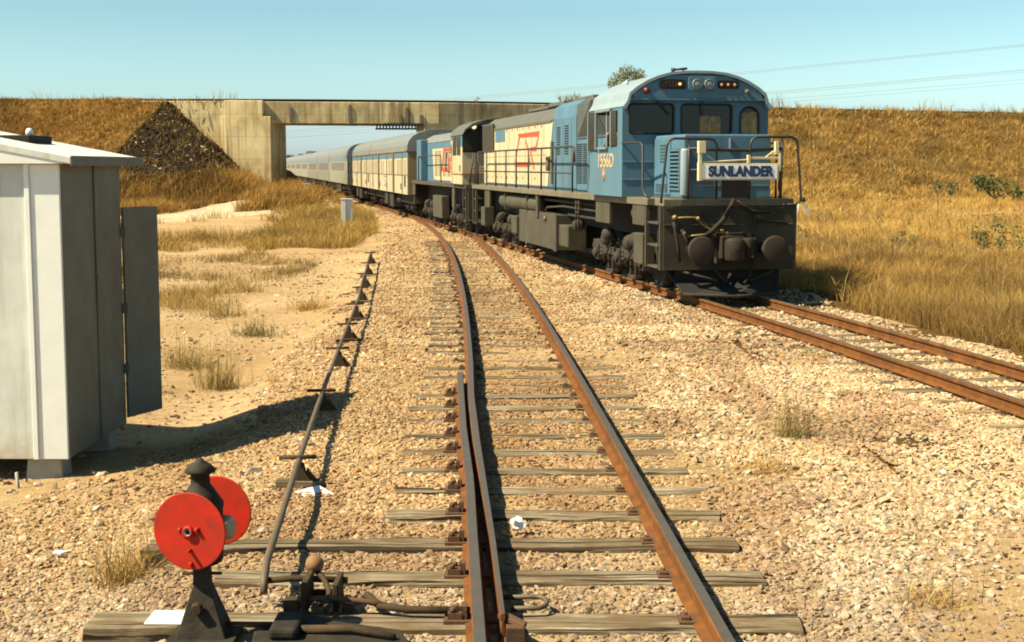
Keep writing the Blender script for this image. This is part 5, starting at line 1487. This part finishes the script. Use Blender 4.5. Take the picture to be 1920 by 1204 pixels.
leafy('deck_weed', [(0, 0, .22, .22, .15, .16, 1)], 90, .10, YGR, 'small dark weed sprouting on top of the bridge deck', 'weed', None, [([(0, 0, -.1), (.03, 0, .35)], .02), ([(0, 0, 0), (-.15, 0, .3)], .015)], (-2.25, 92.1, 6.4))
# gum tree and bare bush behind the bank
tb = [(-1.0, 0, 10.4, 1.0, 1.0, 1.1, .18), (.1, .4, 11.3, 1.1, 1.0, 1.0, .2), (1.1, 0, 10.8, .9, .9, 1.1, .17), (-.4, 0, 9.4, 1.2, 1.0, .9, .15), (.9, .2, 9.3, 1.0, 1.0, .9, .14), (-1.3, .3, 8.4, .7, .7, .8, .08), (1.6, 0, 8.6, .6, .6, .7, .08)]
leafy('gum_tree', tb, 5200, .21, [(.24, .26, .11), (.31, .32, .15), (.18, .20, .08), (.37, .37, .19)], 'grey-green gum tree whose crown rises above the locomotive cab', 'tree', None,
      [([(0, 0, 0), (.1, 0, 3.5), (-.1, 0, 7), (0, .1, 9)], [.28, .22, .16, .09]), ([(-.1, 0, 6.4), (-.8, 0, 8.2), (-1.1, 0, 10.6)], [.12, .08, .03]), ([(-.05, 0, 6.8), (.7, 0, 8.6), (1.1, 0, 10.9)], [.12, .08, .03]), ([(0, .1, 8.5), (.1, .3, 11.4)], [.08, .03])], (11.2, 140, 0))
def bare_bush(loc, h, spread, n, label):
    st = []
    for i in range(n):
        a = random.uniform(0, 6.28); r = random.uniform(.2, 1) * spread
        x0, y0 = random.gauss(0, spread * .35), random.gauss(0, .3)
        hh = h * random.uniform(.5, 1)
        mid = (x0 + r * .4 * math.cos(a), y0 + r * .4 * math.sin(a), hh * .55)
        st.append(([(x0, y0, 0), mid, (x0 + r * math.cos(a), y0 + r * math.sin(a), hh)], [.035, .022, .008]))
        for k in range(3):
            b = random.uniform(0, 6.28)
            st.append(([mid, (mid[0] + .35 * math.cos(b), mid[1] + .2 * math.sin(b), mid[2] + random.uniform(.3, .7))], [.016, .006]))
    return leafy('bare_bush', [(0, 0, h * .6, spread, .5, h * .35, 1)], 130, .13, YGR, label, 'bush', None, st, loc)
bare_bush((4.2, 97.5, 6.2), 1.15, 1.3, 26, 'twiggy half-bare bush on the bank top just left of the gum tree')
for (x, y, s, lab) in ((-66.5, 420, 1.0, 'low flat-crowned tree on the horizon under the bridge, left one of two'), (-61.5, 430, 1.25, 'wider flat-crowned tree on the horizon under the bridge, right one of two')):
    leafy('far_tree', [(-1.2 * s, 0, 4.4 * s, 1.6, 1.2, .7, .4), (1.0 * s, 0, 5.0 * s, 2.0, 1.2, .8, .6)], 420, .55, [(.16, .16, .10), (.22, .21, .13)], lab, 'tree', None, [([(0, 0, 0), (.1, 0, 2.5 * s), (.6, 0, 4.6 * s)], [.2, .15, .08]), ([(.1, 0, 2.6 * s), (-1.1, 0, 4.2 * s)], [.12, .05])], (x, y, 0))
# green shrubs and weeds in the right-hand grass
leafy('green_bush', [(-.6, 0, 1.35, .9, .8, .55, .3), (.3, 0, 1.0, 1.1, .9, .6, .35), (1.1, 0, .5, .9, .8, .5, .2), (-1.2, 0, 1.6, .5, .5, .3, .08)], 2600, .17, GRN, 'dark green bush at the right edge at the foot of the bank', 'bush', None, [([(0, 0, 0), (-.3, 0, .9)], .03), ([(0, 0, 0), (.5, 0, .8)], .03)], (28.6, 84, .0))
leafy('green_weed', [(-.35, 0, 1.15, .32, .3, .4, .45), (.45, 0, 1.05, .38, .3, .5, .55)], 420, .15, [(.16, .19, .06), (.22, .24, .09), (.11, .13, .04)], 'pair of green leafy saplings in the grass left of the dark bush', 'weed', None, [([(-.3, 0, 0), (-.35, 0, 1.1)], .02), ([(.3, 0, 0), (.45, 0, 1.0)], .02)], (24.2, 80, .1))
for (x, y, s, lab, nn_) in ((11.9, 36.5, .42, 'straggling yellow-green weed in the tall grass near the right edge of the photo', 520), (10.2, 38, .26, 'small green weed beside two pale flowers in the tall grass', 160), (8.0, 41, .30, 'faint olive weed in the tall grass right of the locomotive', 170), (12.9, 37.5, .5, 'yellowish weed cut by the right edge of the photo', 330)):
    bl = [(random.gauss(0, s * .8), random.gauss(0, s * .5), .45 + random.random() * .45, s * .5, s * .5, s * .45, .25) for _ in range(4)]
    leafy('green_weed', bl, nn_, .085, YGR, lab, 'weed', None, [([(0, 0, 0), (b[0], b[1], b[2])], .008) for b in bl], (x, y, gh(x, y)))
mk = empty('leaning_marker', (12.95, 64, .05))
mk.rotation_euler = (0, 0, R(12))
MB().tube([(-.12, 0, 0), (-.10, 0, .55), (.0, 0, .98)], .035, 6).build('stake', 'white_paint', mk)
MB().prism([(.02, .70), (.14, .72), (.50, .10), (.34, .06)], -.02, .02, 'y').build('leaning_board', 'white_paint', mk, .008)
MB().lathe([(.02, 0), (.10, .02), (.11, .10), (.07, .20), (.02, .22)], 10, 0, (.12, 0, .72)).build('cap', 'black', mk)
tag(mk, 'white broken marker with a dark cap standing in the grass right of the locomotive', 'marker post')

# ------------------------------------------------------------------ power lines on the right, two poles outside the picture
def cable(name, a, b, sag, r, label):
    pts = []
    for i in range(41):
        t = i / 40
        p = Vector(a).lerp(Vector(b), t); p.z -= sag * 4 * t * (1 - t)
        pts.append(p)
    return tag(MB().tube(pts, r, 5).build(name, 'cable'), label, 'power line', 'power lines crossing the sky at right')
M['cable'] = mat('grey_cable', (0.20, 0.22, 0.24), 0.7, 0, 0.05, 1)
for k, (z0, z1, y0, r, lab) in enumerate(((20.6, 11.8, 0, .030, 'single top power line high in the sky at right'), (20.45, 11.2, .9, .022, 'faint wire close under the single top power line'),
        (17.0, 7.4, 0, .034, 'upper wire of the middle pair at right'), (16.75, 6.9, 1.2, .026, 'lower wire of the middle pair at right'),
        (15.6, 6.8, 0, .022, 'upper of the two lowest faint wires just above the bank'), (15.1, 6.2, 1.5, .022, 'lowest faint wire just above the bank'))):
    cable('power_line', (86, 200 + y0, z0), (-150, 420 + y0, z1), 1.0, r, lab)
for (x, y, h, lab) in ((86, 200, 22, 'timber power pole outside the right edge'), (-150, 420, 13, 'timber power pole hidden behind the left bank')):
    pl = empty('power_pole', (x, y, 0))
    MB().cyl((0, 0, 0), (0, 0, h), .2, .14, 10).build('pole', 'bark', pl)
    for zz in (h - 1.4, h - 4.5): MB().box(-.1, .1, -1.2, 2.4, zz - .1, zz + .1).build('crossarm', 'bark', pl)
    tag(pl, lab, 'power pole')

# ------------------------------------------------------------------ galvanised relay hut
hut = empty('relay_hut', (-3.865, 12.2, -.18), R(-1.2))
tag(hut, 'white galvanised sheet-metal hut on concrete blocks at the left edge', 'hut')
W, D, Hh = 2.9, 1.75, 2.56
MB().box(-W, -.27, 0, .03, 0, Hh).build('front_panel', 'galv', hut, .004)
MB().box(-.262, 0, -.006, .03, -.0, Hh).build('corner_panel', 'galv_edge', hut, .006)
MB().box(-.30, -.255, -.022, .0, 0, Hh).build('seam_strip', 'galv_edge', hut, .004)
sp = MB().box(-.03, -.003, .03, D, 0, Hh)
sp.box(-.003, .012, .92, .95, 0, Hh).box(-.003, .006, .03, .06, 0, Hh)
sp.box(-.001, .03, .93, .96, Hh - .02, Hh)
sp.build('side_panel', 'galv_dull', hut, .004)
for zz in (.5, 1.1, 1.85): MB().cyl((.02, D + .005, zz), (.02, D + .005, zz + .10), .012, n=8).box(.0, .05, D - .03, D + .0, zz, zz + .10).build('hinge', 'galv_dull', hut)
MB().cyl((.014, .935, 1.52), (.030, .935, 1.52), .012, n=8).build('bolt', 'chrome', hut)
MB().box(-W, -.03, D - .03, D, 0, Hh).box(-W, -W + .03, .03, D - .03, 0, Hh).box(-W + .03, -.03, .03, D - .03, .02, .05).build('back_walls', 'galv', hut)
rz, ex = .19, .13
ridge = -W / 2
rf = MB()
top = lambda x: Hh + .06 + (ex - x) * rz if x > ridge else Hh + .06 + (x - (-W - ex)) * rz
prof = [(-W - ex, Hh + .0), (-W - ex, Hh + .06), (ridge, top(ridge)), (ex, Hh + .06), (ex, Hh + .0), (ridge, top(ridge) - .06)]
rf.prism(prof, -.09, D + .35, 'y')
rf.build('roof', 'galv', hut, .004)
gb = MB().prism([(-W, Hh + .004), (0, Hh + .004), (ex - .02, Hh + .03), (ridge, top(ridge) - .03), (-W - ex + .02, Hh + .03)], -.082, -.02, 'y')
gb.build('gable', 'galv_edge', hut)
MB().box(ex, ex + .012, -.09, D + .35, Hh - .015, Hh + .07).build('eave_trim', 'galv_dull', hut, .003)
rc = MB().box(-1.7, -.565, .9, 1.5, Hh + .19, Hh + .265)
rc.build('roof_tray', 'under_dk', hut, .01)
MB().lathe([(.028, 0), (.028, .07), (.036, .075), (.034, .11), (.022, .13), (.005, .135)], 14, 0, (-.655, 1.15, Hh + .20)).build('vent', 'galv_edge', hut)
dr = empty('door', (.012, D, .04), R(70)); dr.parent = hut
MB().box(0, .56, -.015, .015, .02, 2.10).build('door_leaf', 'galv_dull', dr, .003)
for x in (-.24, -1.55, -2.8):
    for yy in (.06, D - .32):
        MB().prism([(x - .17, -.24), (x + .17, -.24), (x + .145, 0), (x - .145, 0)], yy, yy + .26, 'y').build('plinth_block', 'plinth', hut, .012)
sk = empty('stake', (-4.20, 11.9, -.42))
MB().cyl((0, 0, -.05), (-.02, 0, .19), .017, .014, 8).build('pole', 'plinth', sk)
MB().tube([(-.015, -.005, .125), (-.09, -.01, .13)], .004, 5).build('twig', 'leafgreen', sk)
tag(sk, 'short grey stake in the ground in front of the hut plinth', 'stake')

# ------------------------------------------------------------------ points indicator with two red discs
ind = empty('points_indicator', (-1.56, 6.98, 0))
tag(ind, 'points signal lamp with two red discs on a black iron stand', 'signal')
th = R(15)
nv = Vector((-math.sin(th), -math.cos(th), 0))
def disc(name, off, z, r, front):
    c = nv * off + Vector((-.0, 0, z))
    mb = MB().lathe([(r - .004, -.004), (r, -.002), (r, .002), (r - .004, .004)], 48, 0, c, nv, False)
    return mb.build(name, 'disc_red', ind), c
d1, c1 = disc('disc', .12, .57, .195, True)
side = Vector((-nv.y, nv.x, 0))
def on_disc(a, b, t): return c1 + side * a + Vector((0, 0, b)) + nv * t
b1 = MB()
b1.lathe([(.030, 0), (.030, .018), (.022, .022), (.020, .022), (.020, .004)], 20, 0, on_disc(0, 0, .004), nv)
for sx in (-.045, .045): b1.lathe([(.011, 0), (.011, .018), (.006, .022)], 10, 0, on_disc(sx, .012 * (1 if sx > 0 else .6), .004), nv)
b1.prism([(-.058, -.012), (.058, -.010), (.056, .024), (-.054, .022)], .004, .008, 'z')
# the prism above is laid flat on the disc by hand
k = len(b1.v) - 16
for i in range(k, len(b1.v)):
    p = b1.v[i]; b1.v[i] = on_disc(p.x, p.y, p.z)
b1.build('lens_flange', 'disc_red', d1)
MB().lathe([(.019, 0), (.0185, .016), (.015, .0165), (.015, .0)], 20, 0, on_disc(0, 0, .008), nv).build('lens_ring', 'chrome', d1)
MB().lathe([(.016, 0), (.016, .004), (.004, .006)], 16, 0, on_disc(0, 0, .005), nv).build('lens', 'dark', d1)
MB().cyl(on_disc(.005, -.095, .003), on_disc(.005, -.095, .042), .010, .008, 10).cyl(on_disc(.008, -.165, .003), on_disc(.008, -.165, .026), .013, .009, 10).build('bolt', 'disc_red', d1)
disc('disc', -.20, .60, .18, False)
lm = MB()
lm.lathe([(.085, .38), (.105, .40), (.108, .66), (.112, .67), (.112, .69), (.070, .755), (.048, .785), (.048, .835), (.074, .845), (.078, .857), (.052, .885), (.022, .90), (.014, .915), (.004, .918)], 24, 0, (.005, -.01, 0))
ln = lm.build('lamp_housing', 'lamp_black', ind)
MB().lathe([(.062, 0), (.062, .05), (.055, .062), (.03, .064), (.0, .064)], 20, 0, (.10, -.02, .565), Vector((1, -.25, .05))).build('side_lens', 'old_lens', ind)
sd_ = MB()
sd_.add([(-.12, -.12, 0), (.14, -.12, 0), (.14, .10, 0), (-.12, .10, 0), (-.04, -.04, .27), (.045, -.04, .27), (.045, .04, .27), (-.04, .04, .27), (-.038, -.03, .40), (.04, -.03, .40), (.04, .035, .40), (-.038, .035, .40)],
        [(0, 1, 5, 4), (1, 2, 6, 5), (2, 3, 7, 6), (3, 0, 4, 7), (4, 5, 9, 8), (5, 6, 10, 9), (6, 7, 11, 10), (7, 4, 8, 11), (8, 9, 10, 11), (0, 3, 2, 1)])
sd_.box(-.16, .18, -.14, .12, -.005, .018)
sd_.build('stand', 'lamp_black', ind, .006)
MB().box(-.10, .10, -.012, .012, .318, .330).build('crossbar', 'iron', ind, .002)
MB().cyl((-.01, -.08, .17), (-.01, -.12, .17), .03, .025, 12).build('boss', 'iron', ind, .002)
MB().cyl((.02, .0, .06), (.40, .02, .05), .016, n=8).build('drive_rod', 'iron', ind)

# ------------------------------------------------------------------ point rodding on roller stands
rod_pts = [(-1.345, 7.50, .06), (-1.35, 7.56, .13), (-1.37, 7.75, .165), (-1.60, 10.51, .17), (-1.85, 13.73, .17), (-2.09, 16.99, .17), (-2.32, 20.28, .17), (-2.56, 23.59, .17), (-2.88, 27.3, .17), (-3.12, 30.38, .17), (-3.38, 33.4, .17), (-3.62, 36.5, .17)]
tag(MB().tube(rod_pts, .022, 10).build('point_rodding', 'rod'), 'long grey steel rod on roller stands left of the curving track', 'rod')
st_w = ['nearest roller stand, beside the pale card on the stones', 'roller stand at the far corner of the hut shadow', 'roller stand just beyond the hut shadow, without a visible timber', 'roller stand with a half-hidden timber, fourth from the near end of the rod',
        'roller stand on the widest pale timber, fifth from the near end', 'roller stand on a pale timber, sixth from the near end', 'roller stand on a narrow pale timber, seventh from the near end', 'small far roller stand, second from the far end of the rod', 'farthest roller stand, at the end of the rod']
for i, yy in enumerate((10.5, 13.7, 16.95, 19.6, 22.5, 25.6, 28.9, 32.2, 36.0)):
    x = float(np.interp(yy, [p[1] for p in rod_pts], [p[0] for p in rod_pts]))
    g0 = gh(x, yy)
    rs = empty('roller_stand', (x, yy, g0 + .01), R(random.uniform(-5, 5)))
    hz = .16 - g0
    MB().box(-.17, .17, -.065, .065, -.05, .045 if i in (0, 3, 4, 5, 6, 7) else -.01).build('base_timber', 'wood', rs, .006)
    b = MB()
    b.prism([(-.085, .03), (.10, .03), (.05, hz * .55), (.035, hz - .03), (-.035, hz - .03), (-.045, hz * .55)], -.03, .03, 'y')
    b.prism([(.05, .03), (.15, .03), (.06, hz * .7)], -.015, .015, 'y')
    b.box(-.035, .035, -.02, .02, hz - .05, hz - .021)
    b.build('bracket', 'iron', rs, .003)
    MB().cyl((-.15, 0, hz + .017), (.13, 0, hz + .024), .016, n=8).lathe([(.022, 0), (.014, .02), (.022, .04)], 12, 0, (-.02, 0, hz - .012), (1, 0, 0)).build('roller', 'iron', rs)
    tag(rs, st_w[i], 'roller stand', 'roller stands under the rodding')
# ------------------------------------------------------------------ throw lever, linkage and blade fittings
lv = empty('point_lever', (-1.0, 7.3, 0))
tag(lv, 'low black point lever box with rusty ball weight at the near end of the rodding', 'lever')
o_ = lambda *p: tuple(Vector(p) - Vector((-1.0, 7.3, 0)))
bx_ = MB()
bx_.box(-.12, -.085, .02, .30, .0, .165).box(.045, .075, .06, .32, .0, .15).box(-.12, .075, .25, .29, .03, .06)
bx_.box(-.22, -.13, .06, .16, .0, .06).box(.10, .16, .02, .12, .0, .05)
bx_.build('frame', 'iron', lv, .006)
MB().lathe([(.0, -.040), (.03, -.036), (.046, -.02), (.052, 0), (.046, .024), (.028, .044), (.0, .05)], 20, 0, (-.085, .33, .185)).build('ball_weight', 'ball_rust', lv)
MB().tube([(-.085, .33, .16), (-.03, .28, .12), (.02, .14, .09), (.03, -.1, .06)], .016, 8).build('lever_arm', 'iron', lv)
MB().tube([o_(-1.37, 7.58, .105), o_(-1.20, 7.60, .115), o_(-.90, 7.58, .11)], .019, 8).build('crank', 'iron', lv)
MB().tube([o_(-1.14, 7.36, .075), o_(-.95, 7.34, .08), o_(-.80, 7.32, .075), o_(-.66, 7.29, .06)], .016, 8).build('link_rod', 'rust_dk', lv)
MB().prism([(-.26, -.70), (.30, -.74), (.52, -.60), (.44, -.34), (.10, -.20), (-.10, -.05), (-.16, -.26), (-.30, -.34)], -.03, .04, 'z').build('base_plate', 'black', lv, .01)  # black plate added to stand in for the deep shadow around the ironwork
MB().box(-.20, -.06, -.52, -.22, .04, .10).build('bearing_box', 'black', lv, .02)
MB().tube([(-.05, -.40, .06), (.2, -.42, .07), (.42, -.5, .05)], .022, 8).build('shaft', 'iron', lv)
pd = MB().tube([(-.78, 7.44, .07), (-.74, 7.36, .065), (-.70, 7.30, .055), (-.55, 7.25, .05), (-.22, 7.23, .05)], .022, 8)
tag(pd.build('drive_rod', 'iron'), 'dark bent rod leading from the lever under the stock rail', 'rod')
hk = []
for i in range(13):
    t = R(-100 + 200 * i / 12)
    hk.append((.13 + .055 * math.cos(t), 7.36 + .10 * math.sin(t), .055))
tag(MB().tube([(-.05, 7.46, .05)] + hk[::-1] + [(.0, 7.25, .055)], .014, 8).build('stretcher_hook', 'rod'), 'dark hooked rod end lying right of the open blade tip', 'rod')
bt = MB().box(-.06, .05, 6.72, 6.9, .0, .02).box(-.03, .065, 6.80, 6.86, .02, .10).prism([(-.075, 6.98), (-.02, 7.0), (.075, 6.86), (.06, 6.80)], .09, .115, 'z').box(-.06, .16, 6.60, 6.74, .0, .018)
bt.cyl((.12, 6.67, .0), (.12, 6.67, .06), .02, n=8)
tag(bt.build('blade_bracket', 'rust_dk', None, .004), 'rusty bracket at the tip of the switch blade', 'bracket')
pp = MB().box(-.15, .15, -.105, .115, .006, .012)
pw = pp.build('painted_patch', 'white_paint', FIRST); pw.location = (-1.40, 0, 0)
# litter
def crumple(name, loc, r, mk, label, seed, flat=1.0):
    rr = np.random.default_rng(seed)
    v, f = ico(2)
    v = v * (1 + rr.normal(size=(len(v), 1)) * .22) * np.array([1, .9, flat]) * r
    o = bulk(name, v, f, mk); o.location = loc
    return o
tag(crumple('crumpled_paper', (.035, 9.05, .05), .048, 'paper', '', 1), 'crumpled ball of white paper between the rails', 'litter')
cd = MB().add([(-.14, .05, .02), (-.02, -.09, .008), (.17, -.02, .015), (.03, .13, .05), (.02, .03, .022)], [(0, 1, 4), (1, 2, 4), (2, 3, 4), (3, 0, 4)])
co = cd.build('pale_card', 'card', None); co.location = (-1.46, 10.2, -.035)
sm_ = co.modifiers.new('thickness', 'SOLIDIFY'); sm_.thickness = .004
tag(co, 'flat pale scrap of card on the stones beside the nearest roller stand', 'litter')
tag(crumple('dark_rock', (-2.05, 11.2, -.10), .085, 'rockdark', '', 5, .6), 'dark grey rock lying alone left of the rodding', 'rock')
tag(crumple('paper_scrap', (-3.02, 9.25, -.20), .035, 'paper', '', 8, .4), 'small white scrap on the stones left of the red disc', 'litter')
# grey cable marker posts by the far track
def marker_post(x, y, h, w, label):
    r0 = empty('marker_post', (x, y, gh(x, y) - .03), R(8))
    m = MB().prism([(-w / 2, -.09), (w / 2, -.09), (w / 2, -.03), (w * .16, -.03), (w * .16, .09), (-w * .16, .09), (-w * .16, -.03), (-w / 2, -.03)][::-1], 0, h, 'z')
    m.build('post', 'marker', r0, .01)
    MB().box(-w / 2, -w * .12, -.13, -.092, .0, h - .02).build('flange', 'marker', r0, .006)
    MB().box(-w * .56, w * .56, -.14, .10, h, h + .035).build('cap', 'marker', r0, .006)
    return tag(r0, label, 'marker post', 'grey marker posts left of the train')
marker_post(-6.6, 57, 1.15, .43, 'nearer, larger grey marker post in the grass left of the cream van')
marker_post(-12.06, 84, .68, .36, 'farther, smaller grey marker post in the grass just before the bridge')
